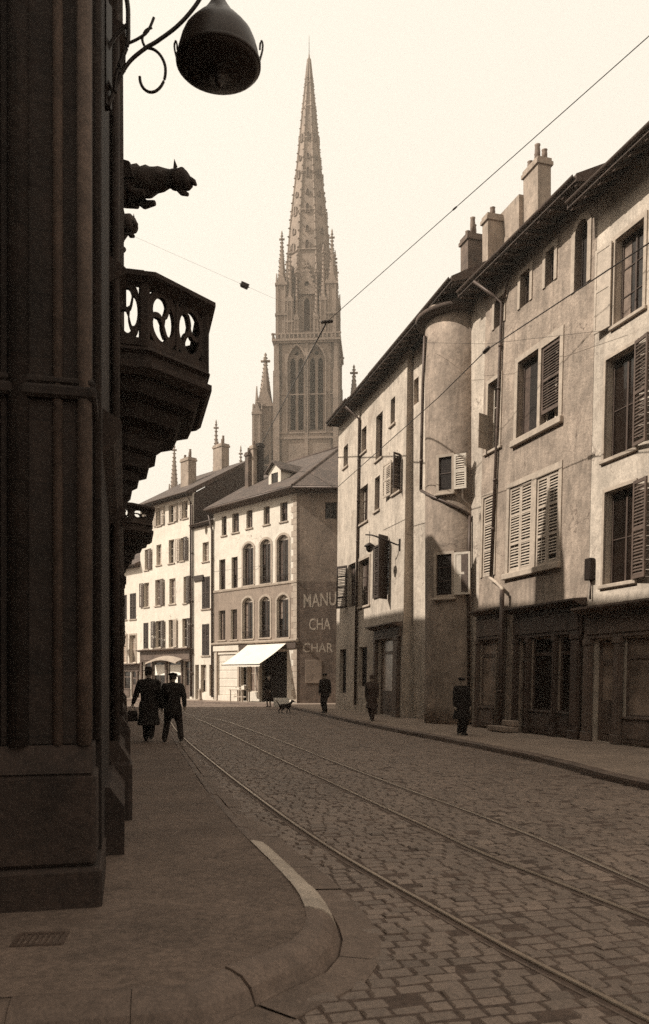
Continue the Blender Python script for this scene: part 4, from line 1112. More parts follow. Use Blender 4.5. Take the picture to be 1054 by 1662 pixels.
# octagon stage
RO=3.3/cos(pi/8)
oc=MB(); od=MB()
for k in range(8):
    Mk=Matrix.Rotation(k*pi/4,4,'Z')@Matrix.Translation((0,-3.3,0)); hw=3.3*math.tan(pi/8)
    oc.panel(rectpts(-hw,zcor,hw,zpar),[lancet(0,.75,zcor+1.6,zpar-.7)],0,.5,M=Mk)
    od.obox(Mk,-.6,.55,zcor+1,.6,.6,zpar-.3)
    o=lancet(0,1.15,zcor+1.6,zpar-.3); i_=lancet(0,.8,zcor+1.6,zpar-.6)
    poly=[o[1]]+o[2:]+[o[0]]+[i_[0]]+list(reversed(i_[2:]))+[i_[1]]; t_=MB().prism(poly,'y',-.12,.04); oc.add([Mk@V(p) for p in t_.v],t_.f)
    # gablet over each face
    g_=MB().panel([(-hw,zpar-.1),(hw,zpar-.1),(0,zpar+3.6)],[[(.33*cos(2*pi*i/10),zpar+1.1+.33*sin(2*pi*i/10)) for i in range(10)]],-.28,-.02); oc.add([Mk@V(p) for p in g_.v],g_.f)
    for j in range(6):
        for sgn in (-1,1):
            t=(j+.5)/6; x=sgn*hw*(1-t); z=zpar-.1+3.7*t; oc.obox(Mk,x-.13,-.35,z,x+.13,.0,z+.26)
    oc.obox(Mk,-hw-.12,-.3,zpar-.28,hw+.12,.1,zpar+.05)
    oc.obox(Mk,-.09,-.3,zpar+3.5,.09,-.05,zpar+4.4)
oc.build('octagon_stage','church',h); od.build('octagon_louvres','church_dark',h)
# spire
sp=MB(); spd=MB()
zs0=zpar-.2; R0=3.5; HS=ztip-zs0
ring=lambda r,z:[(r*cos(pi/8+2*pi*i/8),r*sin(pi/8+2*pi*i/8),z) for i in range(8)]
prof=[(R0,zs0),(2.62,zs0+HS*.31),(1.62,zs0+HS*.56),(.98,zs0+HS*.75),(.48,zs0+HS*.885),(.17,zs0+HS*.97),(.03,ztip)]
sp.loft([ring(r,z) for r,z in prof],True)
def rad(t):
    z=zs0+HS*t
    for (ra,za),(rb,zb_) in zip(prof,prof[1:]):
        if z<=zb_: return ra+(rb-ra)*(z-za)/(zb_-za)
    return .03
def crocket(mb,x,y,z,s,ang):
    Mk=Matrix.Translation((x,y,z))@Matrix.Rotation(ang,4,'Z')
    vs=[(-.2*s,-.28*s,-.3*s),(-.2*s,.28*s,-.3*s),(.75*s,0,.3*s),(.35*s,-.42*s,.35*s),(.35*s,.42*s,.35*s),(.1*s,0,.62*s),(-.1*s,0,.1*s)]
    mb.add([Mk@V(p) for p in vs],[(0,2,1),(0,3,2),(1,2,4),(2,3,5),(2,5,4),(3,6,5),(4,5,6),(0,6,3),(1,4,6),(0,1,6)])
n=27
for k in range(8):
    a=pi/8+k*pi/4
    for j in range(n):
        t=.02+.9*j/n; r=rad(t); z=zs0+HS*t
        crocket(sp,r*cos(a),r*sin(a),z,.52*(1-.45*t),a)
    # rib
    for (ra,za),(rb,zb_) in zip(prof[:5],prof[1:6]): sp.tube([(ra*cos(a),ra*sin(a),za),(rb*cos(a),rb*sin(a),zb_)],[.16,.13],6,False)
    # pierced lights down each face, dark recesses within moulded rims
    am=k*pi/4
    for j in range(9):
        t=.03+.075*j; r=rad(t)*cos(pi/8)+.01; z=zs0+HS*t; w=.36*(1-t)+.05
        Mk=Matrix.Rotation(am+pi/2,4,'Z')@Matrix.Translation((0,-r,z))
        b=.14 if j%2 else .3
        L=lancet(0,w*1.3,0,b*3+w)
        t_=MB().panel([(q[0]*1.5,q[1]*1.12-.05) for q in L],[L],-.16,.1); sp.add([Mk@V(p) for p in t_.v],t_.f)
        MB().obox(Mk,-w*.62,-.075,.02,w*.62,.08,b*3+w*.6).build('spire_light','church_dark',h)
for t in (.18,.34,.5,.64,.77,.87):
    r=rad(t); z=zs0+HS*t; sp.loft([ring(r+.05,z-.18),ring(r+.2,z),ring(r+.05,z+.18)],True)
sp.lathe([(.1,ztip-2.2),(.32,ztip-2.0),(.1,ztip-1.8)],8).lathe([(.08,ztip-1.2),(.22,ztip-1.05),(.06,ztip-.9)],8)
sp.build('spire','church',h)
MB().tube([(0,0,ztip-.1),(0,0,ztip+2.2)],[.05,.02],6).build('weather_vane','church_dark',h)
# pinnacles
def pinn(w,hs,ht):
    """square shaft hs high, crocketed spirelet to ht"""
    m=MB().box(-w,-w,0,w,w,hs)
    m.box(-w*1.25,-w*1.25,hs*.45,w*1.25,w*1.25,hs*.45+.25).box(-w*1.25,-w*1.25,hs-.2,w*1.25,w*1.25,hs+.1)
    for k in range(4):
        Mk=Matrix.Rotation(k*pi/2,4,'Z')@Matrix.Translation((0,-w,0))
        t_=MB().panel([(-w,hs),(w,hs),(0,hs+w*2.6)],[],-.1,.05); m.add([Mk@V(p) for p in t_.v],t_.f)
        m.obox(Mk,-w*.85,-.1,0,-w*.55,.0,hs-.2); m.obox(Mk,w*.55,-.1,0,w*.85,.0,hs-.2)
    r8=lambda r,z:[(r*cos(pi/8+2*pi*i/8),r*sin(pi/8+2*pi*i/8),z) for i in range(8)]
    m.loft([r8(w*.95,hs),r8(w*.16,ht-.9),r8(w*.1,ht)],True)
    nn=int((ht-hs)/.62)
    for k in range(4):
        a=pi/8+pi/8+k*pi/2
        for j in range(nn):
            t=(j+.3)/(nn+.5); r=w*.95*(1-t*.85); crocket(m,r*cos(a),r*sin(a),hs+(ht-hs-.6)*t,.25,a)
    s=max(.3,w*.55)
    m.box(-s,-s*.3,ht-.85,s,s*.3,ht-.6,.05).box(-s*.3,-s,ht-.85,s*.3,s,ht-.6,.05).lathe([(.06,ht-.5),(s*.55,ht-.3),(.1,ht-.1),(s*.35,ht+.1),(.03,ht+.45)],8)
    return m
def pin(w,hs,ht,spots,label=None):
    first=None
    for (x,y,z) in spots:
        if first is None: first=pinn(w,hs,ht).build('pinnacle','church',h,CM@Matrix.Translation((x,y,z)))
        else:
            o=first.copy(); COL.objects.link(o); place(o,h,CM@Matrix.Translation((x,y,z)))
q=3.32
pin(.66,7.6,cz(372)-zcor,[(-q,-q,zcor),(q,-q,zcor),(q,q,zcor),(-q,q,zcor)])
pin(.42,5.4,cz(398)-zcor,[(-2.2,-3.65,zcor),(2.2,-3.65,zcor),(-3.65,-1.9,zcor),(3.65,-1.9,zcor),(-3.65,1.9,zcor),(3.65,1.9,zcor)])
pin(.3,3,cz(430)-zcor,[(-1.3,-3.8,zcor),(1.3,-3.8,zcor)])
# flanking stair turrets and lower pinnacles
def turretp(px,pyt,pys,w,dy):
    x=(px-502)*K; zz=zb0-4; pinn(w,cz(pys)-zz,cz(pyt)-zz).build('flanking_turret','church',h,CM@Matrix.Translation((x,dy,zz)))
turretp(434,565,652,1.15,-2); turretp(574,570,660,1.0,2)
turretp(424,640,668,.55,-3.6)
MB().box(-9.5,-3.5,0,HW+3,HW+22,26.5).build('nave','church',h)
MB().prism([(-9.9,26.3),(HW+3.4,26.3),(-2.5,34)],'y',-3.2,HW+21).build('nave_roof','slate',h)
wing=MB().box(-30,2,0,-9.4,14,23.2); wing.build('aisle','church',h)
for px,py in ((283,722),(351,686),(391,728)):
    q=P(px,py,117); zz=22; w=.66 if px!=391 else .5
    pinn(w,(q.z-zz)*.42,q.z-zz).build('pinnacle','church',h,Matrix.Translation((q.x,q.y,zz)))
# ================================================================== PALACE
d0,d1=6.05,46.0
F=Fac((palX(d0),d0),(palX(d1),d1),0)
PM=F.M
h=thing('gothic_palace','soot-black gothic palace in shadow filling the left side, with carved balconies','palace',PM)
HP=13.0
DU=lambda d:(d-d0)/F.ex.y                               # depth -> distance along the front
pal=lambda d:V((palX(d),d,0))
m=MB()
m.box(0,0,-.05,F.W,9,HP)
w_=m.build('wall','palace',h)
# steep slate roof with unseen stone gables shaped to shadow the houses opposite
apex=HP+4.85
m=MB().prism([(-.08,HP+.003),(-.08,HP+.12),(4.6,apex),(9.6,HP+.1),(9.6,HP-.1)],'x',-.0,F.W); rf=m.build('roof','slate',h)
for ua,wd,hh in ((DU(9.5),2.2,3.4),(DU(20.2),.7,3.9),(DU(26.5),2.0,2.6),(DU(37),2,3.2)):
    MB().panel([(ua-wd,HP+.1),(ua+wd,HP+.1),(ua+wd,HP+hh*.45),(ua+wd*.3,HP+hh),(ua-wd*.3,HP+hh),(ua-wd,HP+hh*.45)],[rectpts(ua-wd*.4,HP+.5,ua+wd*.4,HP+hh*.4)],.1,1.9).build('stone_gable','palace',rf)
# cornice with carved lip, string courses, plinth
mb=MB().prism([(.01,HP-.9),(-.03,HP-.8),(-.06,HP-.55),(-.07,HP-.3),(-.1,HP-.12),(-.1,HP),(.01,HP)],'x',0,F.W)
mb.build('cornice','palace_trim',h)
mb=MB()
for z in (3.55,8.9): mb.prism([(0.01,z-.2),(-.08,z-.12),(-.14,z),(-.14,z+.07),(0.01,z+.16)],'x',.3,F.W)
mb.build('string_course','palace_trim',h)
MB().prism([(.01,-.05),(-.16,-.05),(-.16,.55),(-.04,.72),(.01,.72)],'x',1.0,F.W).build('plinth','palace_trim',h)
# camera-side end wall set off by a corner pier, ribs and blind panels. local x<0 is toward the near passage
EM=PM@Matrix.Rotation(0,4,'Z')
m=MB()
# corner pier at the near end: stepped base, shaft with roll mouldings
m.box(-.62,-.02,-.05,.55,1.3,.40,.02).box(-.56,.02,.40,.5,1.25,1.02,.03)
m.prism([(-.56,1.02),(.5,1.02),(.42,1.2),(-.48,1.2)],'y',.04,1.22)
pier=m.build('corner_pier','palace_trim',h)
sm=MB().box(-.46,.06,1.18,.4,1.2,HP-.1,.03)
for (x,y,r) in ((-.46,.52,.07),(-.46,.66,.035),(-.46,1.12,.06),(.0,.05,.05),(.38,.06,.05)):
    sm.tube([(x,y,1.2),(x,y,HP-.2)],r,10)
for z in (3.5,6.9): sm.box(-.52,.02,z,.46,1.24,z+.09,.02).box(-.5,.03,z+.09,.44,1.22,z+.15,.02)
sm.build('pier_shaft','palace',h)
for (x,y,r,z0,z1) in ((-.46,.10,.05,1.2,7.0),(-.46,.27,.035,1.2,HP-.2)): MB().tube([(x,y,z0),(x,y,z1)],r,10).build('edge_roll','palace_edge_lit',h)  # paler stone on these rolls paints in the light caught by the pier edges
# end wall beyond the pier with blind tracery panels
m=MB().box(-.2,1.2,-.05,.3,9,HP)
for i in range(6):
    y=1.5+i*1.25
    m.tube([(-.2,y,.7),(-.2,y,HP-.4)],.06,8); m.tube([(-.2,y+.14,.7),(-.2,y+.14,HP-.4)],.035,8)
    for z in (3.9,7.4): m.box(-.26,y+.3,z,-.2,y+1.05,z+.12,.02)
m.box(-.34,1.25,-.05,-.1,9,.95,.03)
m.build('end_wall','palace',h)
# unseen wing added to shade the near road, closing the passage behind the viewer
m=MB().box(-24,8,-.05,-.1,15,HP); m.build('shading_wing','palace',h)
MB().prism([(7.6,HP),(15.4,HP),(11.5,HP+5.5)],'x',-24.2,0).build('shading_wing_roof','slate',h)
# buttresses along the street front
def butt(d,proj,wd,top,base=.75,name='buttress'):
    u=DU(d); m=MB().box(u-wd/2,-proj,.6,u+wd/2,.02,top,.03)
    m.prism([(.01,top),(-proj,top),(.01,top+.9)],'x',u-wd/2+.02,u+wd/2-.02)
    m.box(u-wd/2-.14,-proj-.16,-.05,u+wd/2+.14,.02,base,.04)
    m.prism([(.01,base),(-proj-.14,base),(-proj,base+.22),(.01,base+.22)],'x',u-wd/2-.1,u+wd/2+.1)
    for z in (3.4,6.0,8.6):
        if z<top: m.prism([(.01,z-.12),(-proj-.09,z),(-proj-.09,z+.06),(.01,z+.18)],'x',u-wd/2-.06,u+wd/2+.06)
    for sx in (-1,1): m.tube([(u+sx*wd/2,-proj+.02,base+.2),(u+sx*wd/2,-proj+.02,top-.1)],.045,8)
    return m.build(name,'palace_trim',h)
butt(9.2,.08,.5,11.5); butt(15.2,.09,.6,11.7); butt(19.6,.06,1.1,11.0,.8); butt(33,.05,.7,11.8); butt(40,.05,.7,11.8)
# gargoyles
def gargoyle(pb,pe,r0,label):
    """beast spout: from root pb to muzzle pe"""
    m=MB(); a=V(pb); b=V(pe); L=(b-a).length; M=Matrix.Translation(a)@((b-a).to_track_quat('X','Z').to_matrix().to_4x4())
    prof=[(0,1,1,0),(.25,1.0,1.0,0),(.42,.98,.98,-.01),(.56,.86,.86,0),(.68,.66,.68,.03),(.77,.52,.54,.05),(.83,.56,.6,.06),(.89,.64,.70,.06),(.94,.56,.58,.03),(.98,.36,.34,.0),(1.0,.22,.16,-.02)]
    GR=random.Random(int(L*1000)); pp=[]
    for (p0_,p1_) in zip(prof,prof[1:]):
        for kk in range(3): pp.append(tuple(p0_[c]+(p1_[c]-p0_[c])*kk/3 for c in range(4)))
    pp.append(prof[-1])
    rings=[[(L*t,r0*w*(1+GR.uniform(-.09,.09)+.07*sin(t*46))*cos(2*pi*i/18),r0*(hh*(1+GR.uniform(-.09,.09)+.08*sin(t*46+i*.5)+(.16*(i in (4,5)) if t>.3 and t<.8 else 0))*sin(2*pi*i/18)+dz*4)) for i in range(18)] for t,w,hh,dz in pp]
    m.loft(rings,True,True)
    for s in (-1,1):                                   # ears, folded forelegs, wings, jaw
        m.loft([[(L*.84,s*r0*.35,r0*.75),(L*.88,s*r0*.5,r0*.7),(L*.84,s*r0*.55,r0*.6)],[(L*.83,s*r0*.5,r0*1.25)]*3],True)
        m.tube([(L*.38,s*r0*.6,-r0*.5),(L*.5,s*r0*.7,-r0*1.05),(L*.60,s*r0*.65,-r0*.95)],[r0*.36,r0*.3,r0*.18],8)
        m.tube([(L*.18,s*r0*.7,-r0*.5),(L*.28,s*r0*.75,-r0*.95),(L*.42,s*r0*.7,-r0*1.12)],[r0*.4,r0*.34,r0*.22],8)
        m.prism([(L*.1,-r0*.3),(L*.5,-r0*.2),(L*.42,r0*.8),(L*.2,r0*1.15)],'y',s*r0*.8,s*r0*1.02)
    m.tube([(L*.86,0,-r0*.1),(L*.93,0,-r0*.62),(L*.985,0,-r0*.72)],[r0*.32,r0*.2,r0*.12],8); m.tube([(L*.97,0,r0*.2),(L*1.02,0,r0*.05),(L*1.05,0,-r0*.12)],[r0*.24,r0*.2,r0*.08],8)
    return m.build('gargoyle','palace_trim',h,M,label)
g0=P(196,293,14.9); g1=P(311,297,14.3)
gargoyle(g0+V((-.45,0,-.02)),g1,.27,'long crouching beast gargoyle jutting out over the street')
k0=P(190,378,20.5); k1=P(219,366,19.8); gargoyle(k0+V((-.6,.1,-.1)),k1,.34,'shorter gargoyle below the long one')
# --- balconies -------------------------------------------------------------------------
def balcony(ua,out,half,cant,zr,zf,zc,label,steps,inn=.32):
    """half-octagon stone balcony: plan in (u, w outward); zr rail top, zf floor underside, zc corbel foot"""
    plan=[(ua,0),(ua,inn*out),(ua+cant,out),(ua+cant+half,out),(ua+2*cant+half,inn*out),(ua+2*cant+half,0)]
    cxu=ua+cant+half/2
    def ringp(s,off,z):
        r=[]
        for (u_,w__) in plan: r.append((cxu+(u_-cxu)*s+(off if u_>cxu else -off),-(w__*s+(off if w__>0 else 0)),z))
        r[0]=(r[0][0],.05,z); r[-1]=(r[-1][0],.05,z); return r
    fl=MB()
    fl.loft([ringp(1,.02,zf+.02),ringp(1,.10,zf+.10),ringp(1,.10,zf+.18),ringp(1,.03,zf+.22),ringp(1,.03,zf+.30),ringp(1,.08,zf+.34),ringp(1,.05,zf+.40)],True)
    b=fl.build('balcony','palace_trim',h,PM,label)
    # corbel: receding moulded courses
    cb=MB(); rings=[]; 
    for (s,z) in steps: rings.append(ringp(s,0,zc+(zf+.02-zc)*z))
    cb.loft(rings,True); cb.build('corbel','palace',b,PM)
    # parapet: coping, base rail, posts, tracery panels
    rail=MB(); rail.loft([ringp(1,.02,zr-.2),ringp(1,.07,zr-.16),ringp(1,.15,zr-.1),ringp(1,.15,zr-.04),ringp(1,.06,zr)],False)
    inr=[(cxu+(u_-cxu)*.9,-(w__*.9),0) for u_,w__ in plan]
    def seg(a,b_,z0,z1,t,mb,o=0):
        a=V((a[0],-a[1],0)); b2=V((b_[0],-b_[1],0)); ex=(b2-a); L=ex.length; ex.normalize(); ny=V((0,0,1)).cross(ex)
        M=Matrix(((ex.x,ny.x,0,a.x),(ex.y,ny.y,0,a.y),(0,0,1,0),(0,0,0,1))); return M,L
    for (a,b_) in zip(plan,plan[1:]):
        M,L=seg(a,b_,0,0,0,None)
        rail.obox(M,-.0,-.09,zr-.16,L,.09,zr-.004); rail.obox(M,0,-.07,zf+.40,L,.07,zf+.5)
        z0,z1=zf+.495,zr-.155; H_=z1-z0; pn=MB()
        ncell=1 if L<.85 else 2; holes=[]
        cw=(L-.12)/ncell
        for c in range(ncell):
            x0=.06+c*cw; cxx=x0+cw/2; rr_=min(cw*.46,H_*.43); zc_=z0+H_*.44
            # rotating mouchettes inside a circle: four curved leaves
            rx_=cw*.41; rz_=H_*.41; zc_=z0+H_*.49
            nl=3; gap=.24
            for q in range(nl):                         # swirling lights of a flamboyant rose
                a0=q*2*pi/nl+.5+c*.9; a1=a0+2*pi/nl; lp=[]
                for i in range(11): t=i/10; aa=a0+gap*.5+(a1-a0-gap)*t; e=1-.16*(2*t-1)**4; lp.append((cxx+rx_*e*cos(aa+.55),zc_+rz_*e*sin(aa+.55)))
                for i in range(6): r_=.92-.72*(i+1)/6; lp.append((cxx+rx_*r_*cos(a1-gap*.5/max(.35,r_)+.55*r_),zc_+rz_*r_*sin(a1-gap*.5/max(.35,r_)+.55*r_)))
                for i in range(5): r_=.20+.72*(i+.6)/6; lp.append((cxx+rx_*r_*cos(a0+gap*.5/max(.35,r_)+.55*r_),zc_+rz_*r_*sin(a0+gap*.5/max(.35,r_)+.55*r_)))
                holes.append(lp)
            for sx in (-1,1):
                for sz in (-1,1):
                    ex_=cxx+sx*cw*.47; ez_=zc_+sz*H_*.475
                    holes.append([(ex_,ez_),(ex_,ez_-sz*H_*.17),(ex_-sx*cw*.05,ez_-sz*H_*.10),(ex_-sx*cw*.12,ez_-sz*H_*.045),(ex_-sx*cw*.2,ez_)])
        pn.panel(rectpts(0,z0,L,z1),holes,-.035,.035,M=M)
        pn.build('parapet_panel','palace_trim',b,PM)
        for c in range(ncell):
            if c: x0=.06+c*cw; rail.obox(M,x0-.022,-.05,z0,x0+.022,.05,z1)
    for (u_,w__) in plan: rail.box(u_-.065,-w__-.065,zf+.38,u_+.065,-w__+.065,zr-.03,.02)
    rail.build('parapet_frame','palace_trim',b,PM)
    return b
steps=[(.05,0),(.08,.03),(.09,.10),(.13,.13),(.14,.20),(.19,.24),(.21,.32),(.27,.35),(.29,.42),(.38,.45),(.41,.55),(.48,.58),(.50,.68),(.56,.72),(.70,.76),(.76,.86),(.90,.90),(.96,1.0)]
balcony(DU(11.0),1.27,1.6,.72,7.05,5.66,3.95,'large carved stone balcony with pierced parapet over the pavement',steps)
balcony(DU(25.6),.92,1.6,.5,7.05,6.1,4.75,'second smaller carved balcony farther along the palace front',steps)
# portal and windows on the front (seen only from the side)
for d in (12.9,22.5,30.5,36.5):
    for z0,z1 in ((1.1,3.2),(5.0,7.9),(9.4,11.6)):
        if d in (12.9,) and z0==1.1: continue
        u_=DU(d); wd=.75
        m=MB().panel(rectpts(u_-wd-.18,z0-.18,u_+wd+.18,z1+.2),[rectpts(u_-wd,z0,u_-.06,z1),rectpts(u_+.06,z0,u_+wd,z1)],-.07,.02)
        wo=m.build('window','palace_trim',h); MB().box(u_-wd,-.012,z0,u_+wd,-.004,z1).build('pane','glass',wo)

# ================================================================== STREET LANTERN ON ITS IRON BRACKET (near left, overhead)
dL=7.0
wallp=pal(dL); top=P(355,-40,dL)
t=thing('street_lantern','large dark lantern hanging overhead from a scrolled iron bracket on the palace','street lamp',Matrix.Translation(P(355,150,dL)))
I4=Matrix.Identity(4)
q=lambda x,y,d=dL: P(x,y,d)
br=MB()
cm=lambda L:catmull([q(x,y) for x,y in L],.02)
br.tube(cm([(176,172),(184,150),(196,122),(212,98),(236,78),(256,66),(290,40),(320,5),(345,-40),(357,-48)]),.017,10)
br.tube(cm([(238,77),(250,80),(261,90),(268,106),(268,124),(262,139),(252,148),(242,149),(233,143),(228,133),(227,124)]),.0125,8)
br.tube(cm([(186,150),(190,120),(199,92),(207,70),(208,40),(206,0),(190,-60)]),.02,8)
br.tube(cm([(208,70),(225,62),(240,50),(250,28)]),.012,8)
br.tube(cm([(236,77),(231,64),(236,50),(247,44)]),.011,8)
br.tube(cm([(184,150),(172,120),(172,90),(186,60),(206,40)]),.016,8)
br.build('bracket','iron',t,I4)
MB().obox(Matrix.Translation(q(172,150))@Matrix.Rotation(-.23,4,'Z'),-.05,-.05,-.12,.03,.05,.75).build('wall_plate','iron',t,I4)
k=dL/FP; LM=Matrix.Translation((P(355,0,dL).x,dL,0)); zz=lambda y:EYE+(CY-y+6)/FP*dL
prof=[(.012,zz(146)),(.03,zz(142)),(.035,zz(136)),(.02,zz(130)),(.06,zz(125)),(.2,zz(121)),(.31,zz(118)),(.342,zz(114)),(.345,zz(106)),(.335,zz(92)),(.312,zz(76)),(.285,zz(64)),(.245,zz(54)),(.19,zz(42)),(.13,zz(30)),(.09,zz(18)),(.06,zz(8)),(.05,zz(-10))]
MB().lathe(prof,40).build('lamp_hood','lampmetal',t,LM)
MB().tube([(0,0,zz(-5)),(0,0,zz(-48))],.02,8).build('suspension_rod','iron',t,LM)
for sg in (-1,1):                                    # thin scroll ears either side of the rim
    L=[(.335,zz(112)),(.352,zz(100)),(.368,zz(88)),(.372,zz(78)),(.362,zz(72)),(.350,zz(78)),(.348,zz(86))]
    MB().tube(catmull([V((sg*x,0,z)) for x,z in L],.01),.009,6).build('scroll_ear','lampmetal',t,LM)
MB().lathe([(.346,zz(113)),(.356,zz(111)),(.356,zz(107)),(.346,zz(105))],40).build('rim_band','lampmetal',t,LM)
# ================================================================== FIGURES
def capsule(mb,a,b,ra,rb,n=12,sq=1.0):
    """tapered limb with rounded ends"""
    a=V(a); b=V(b); t=(b-a); L=t.length
    if L<1e-6: t=V((0,0,1)); L=1e-6
    t=t/L; u=t.cross(V((0,0,1)) if abs(t.z)<.9 else V((0,1,0))).normalized(); w=t.cross(u)
    rings=[]
    for k in range(4): s=-cos(k/4*pi/2); rings.append((a+t*ra*s,ra*sqrt(max(0.003,1-s*s))))
    rings.append((a,ra)); rings.append((a.lerp(b,.5),(ra+rb)/2)); rings.append((b,rb))
    for k in range(1,5): s=sin(k/4*pi/2); rings.append((b+t*rb*s,rb*sqrt(max(.003,1-s*s))))
    mb.loft([[c+u*r*cos(2*pi*i/n)+w*r*sin(2*pi*i/n) for i in range(n)] for c,r in rings],True,True)
def ell(mb,c,rx,ry,rz,n=14,k=9):
    c=V(c); rings=[]
    for j in range(k+1):
        p=-pi/2+pi*j/k; r=max(.02,cos(p)); rings.append([(c.x+rx*r*cos(2*pi*i/n),c.y+ry*r*sin(2*pi*i/n),c.z+rz*sin(p)) for i in range(n)])
    mb.loft(rings,True,True)
def fuse(mb,name,m,parent,M,vox,smooth=3):
    o=mb.build(name,m,parent,M)
    md=o.modifiers.new('r','REMESH'); md.mode='VOXEL'; md.voxel_size=vox; md.use_smooth_shade=True
    sm=o.modifiers.new('s','SMOOTH'); sm.iterations=smooth; sm.factor=.5
    dg=bpy.context.evaluated_depsgraph_get(); me=bpy.data.meshes.new_from_object(o.evaluated_get(dg))
    o.modifiers.clear(); old=o.data; o.data=me; me.name=name; bpy.data.meshes.remove(old)
    for p in me.polygons: p.use_smooth=True
    if not me.materials: me.materials.append(M_[m])
    return o
def ik(a,b,l1,l2,pole):
    a=V(a);b=V(b);d=b-a;L=min(d.length,l1+l2-.002);t=d.normalized(); b=a+t*L
    x=(l1*l1-l2*l2+L*L)/(2*L); hgt=sqrt(max(0,l1*l1-x*x)); p=V(pole); p=(p-t*p.dot(t)).normalized()
    return a+t*x+p*hgt,b
def person(label,pos,heading,height,fl=(-.1,0),fr=(.1,0),hl=(-.3,.02,.82),hr=(.3,.02,.82),lean=.0,coat=None,jacket='cloth_dk',trousers='cloth_bk',hat='flat',hatm='cloth_bk',vox=.011,skirt=False,liftl=0,liftr=0,headturn=0,hair='hair',apron=None,bulk=1.0):
    """local frame: x right, y ahead, z up; 1.75 m tall before scaling. feet and hands are targets"""
    s=height/1.75
    Mw=Matrix.Translation(pos)@Matrix.Rotation(heading,4,'Z')@Matrix.Scale(s,4)
    t=thing('person',label,'person',Matrix.Translation(pos)@Matrix.Rotation(heading,4,'Z'),'people in the street')
    y0=(fl[1]+fr[1])/2; hip=V((( fl[0]+fr[0])/2,y0,.92)); 
    sp=abs(fl[0]-fr[0]); hip.z-= .05*min(1,sp/.6)+.02*abs(fl[1]-fr[1])
    chest=hip+V((0,lean*.5,.38)); neck=hip+V((0,lean*.9,.60)); head=neck+V((0,lean*.25+.015,.145))
    b=MB()
    capsule(b,hip+V((-.05,0,.02)),hip+V((.05,0,.02)),.125,.125); capsule(b,hip+V((0,0,.08)),chest,.12,.145)
    capsule(b,chest+V((-.07,0,.04)),chest+V((.07,0,.04)),.125,.125); capsule(b,neck+V((0,-.01,-.06)),head,.058,.055)
    sh=[chest+V((-.19,0,.14)),chest+V((.19,0,.14))]
    for q in sh: capsule(b,chest+V((0,0,.16)),q,.08,.07)
    ell(b,head+V((0,0,.02)),.076,.096,.118); capsule(b,head+V((0,.035,-.055)),head+V((0,.05,-.07)),.05,.04)
    hR=Matrix.Translation(head)@Matrix.Rotation(headturn,4,'Z')@Matrix.Translation(-head)
    capsule(b,hR@(head+V((0,.092,.015))),hR@(head+V((0,.112,-.012))),.012,.017)
    capsule(b,hR@(head+V((-.022,.088,-.045))),hR@(head+V((.022,.088,-.045))),.010,.010)
    for sx in (-1,1):
        capsule(b,hR@(head+V((sx*.076,0,.025))),hR@(head+V((sx*.08,-.008,-.02))),.018,.013)
        capsule(b,hR@(head+V((sx*.03,.083,.03))),hR@(head+V((sx*.031,.085,.03))),.013,.013)
    legs=[];arms=[]
    for i,(f,lift,sx) in enumerate(((fl,liftl,-1),(fr,liftr,1))):
        ank=V((f[0],f[1],.085+lift)); hj=hip+V((sx*.09,0,-.02)); kn,ank=ik(hj,ank,.43,.41,(sx*.05,1,0)); legs.append((hj,kn,ank))
        capsule(b,hj,kn,.085,.06); capsule(b,kn+V((0,-.005,0)),kn.lerp(ank,.35)+V((0,-.015,0)),.056,.058); capsule(b,kn.lerp(ank,.35)+V((0,-.012,0)),ank,.056,.04)
        capsule(b,ank+V((0,-.03,-.04)),ank+V((sx*.02,.13,-.055)),.035,.03)
    for i,(hh,sx) in enumerate(((hl,-1),(hr,1))):
        el,wr=ik(sh[i],hip+V((hh[0],hh[1],hh[2]-.92)),.285,.25,(sx*.5,-1,0)); arms.append((sh[i],el,wr))
        capsule(b,sh[i],el,.056,.044); capsule(b,el,wr,.043,.029)
        t_=(wr-el).normalized(); side=t_.cross(V((sx,0,0))).normalized(); fw=-side if side.y<0 else side
        nrm=V((-sx,0,0))
        palm=wr+t_*.05; capsule(b,wr+t_*.01,palm+t_*.02,.03,.034); 
        for k,(o,l) in enumerate(((.030,.07),(.011,.08),(-.010,.075),(-.029,.058))):
            p0=palm+t_*.03+fw*o; p1=p0+t_*l*.5+nrm*.008; p2=p1+t_*l*.36+nrm*.026
            capsule(b,palm+fw*o*.7,p0,.012,.0105,8); capsule(b,p0,p1,.0105,.0098,8); capsule(b,p1,p2,.0098,.0088,8)
        p0=wr+t_*.03+fw*.024; p1=p0+t_*.03+fw*.03+nrm*.01; p2=p1+t_*.034+fw*.006+nrm*.012
        capsule(b,p0,p1,.014,.012,8); capsule(b,p1,p2,.012,.0095,8)
    fuse(b,'body','skin',t,Mw,vox*.62/1.0,2)
    # clothing
    if not skirt:
        c=MB()
        for (hj,kn,ank) in legs:
            capsule(c,hj,kn,.115*bulk,.085); capsule(c,kn,ank+V((0,0,.02)),.084,.075)
        capsule(c,hip+V((-.06,0,.03)),hip+V((.06,0,.03)),.135,.135); fuse(c,'trousers',trousers,t,Mw,vox*1.2)
    c=MB()
    capsule(c,hip+V((-.05,0,.0)),hip+V((.05,0,.0)),.15*bulk,.15*bulk); capsule(c,hip,chest,.16*bulk,.17*bulk); capsule(c,chest+V((-.08,0,.03)),chest+V((.08,0,.03)),.155*bulk,.155*bulk)
    capsule(c,neck+V((0,-.012,-.09)),neck+V((0,-.012,-.005)),.095,.075)
    for i,(a,e,w) in enumerate(arms):
        capsule(c,chest+V((0,-.01,.17)),a,.095,.092); capsule(c,a,e,.088*bulk,.07); capsule(c,e,w-(w-e)*.06,.07,.055)
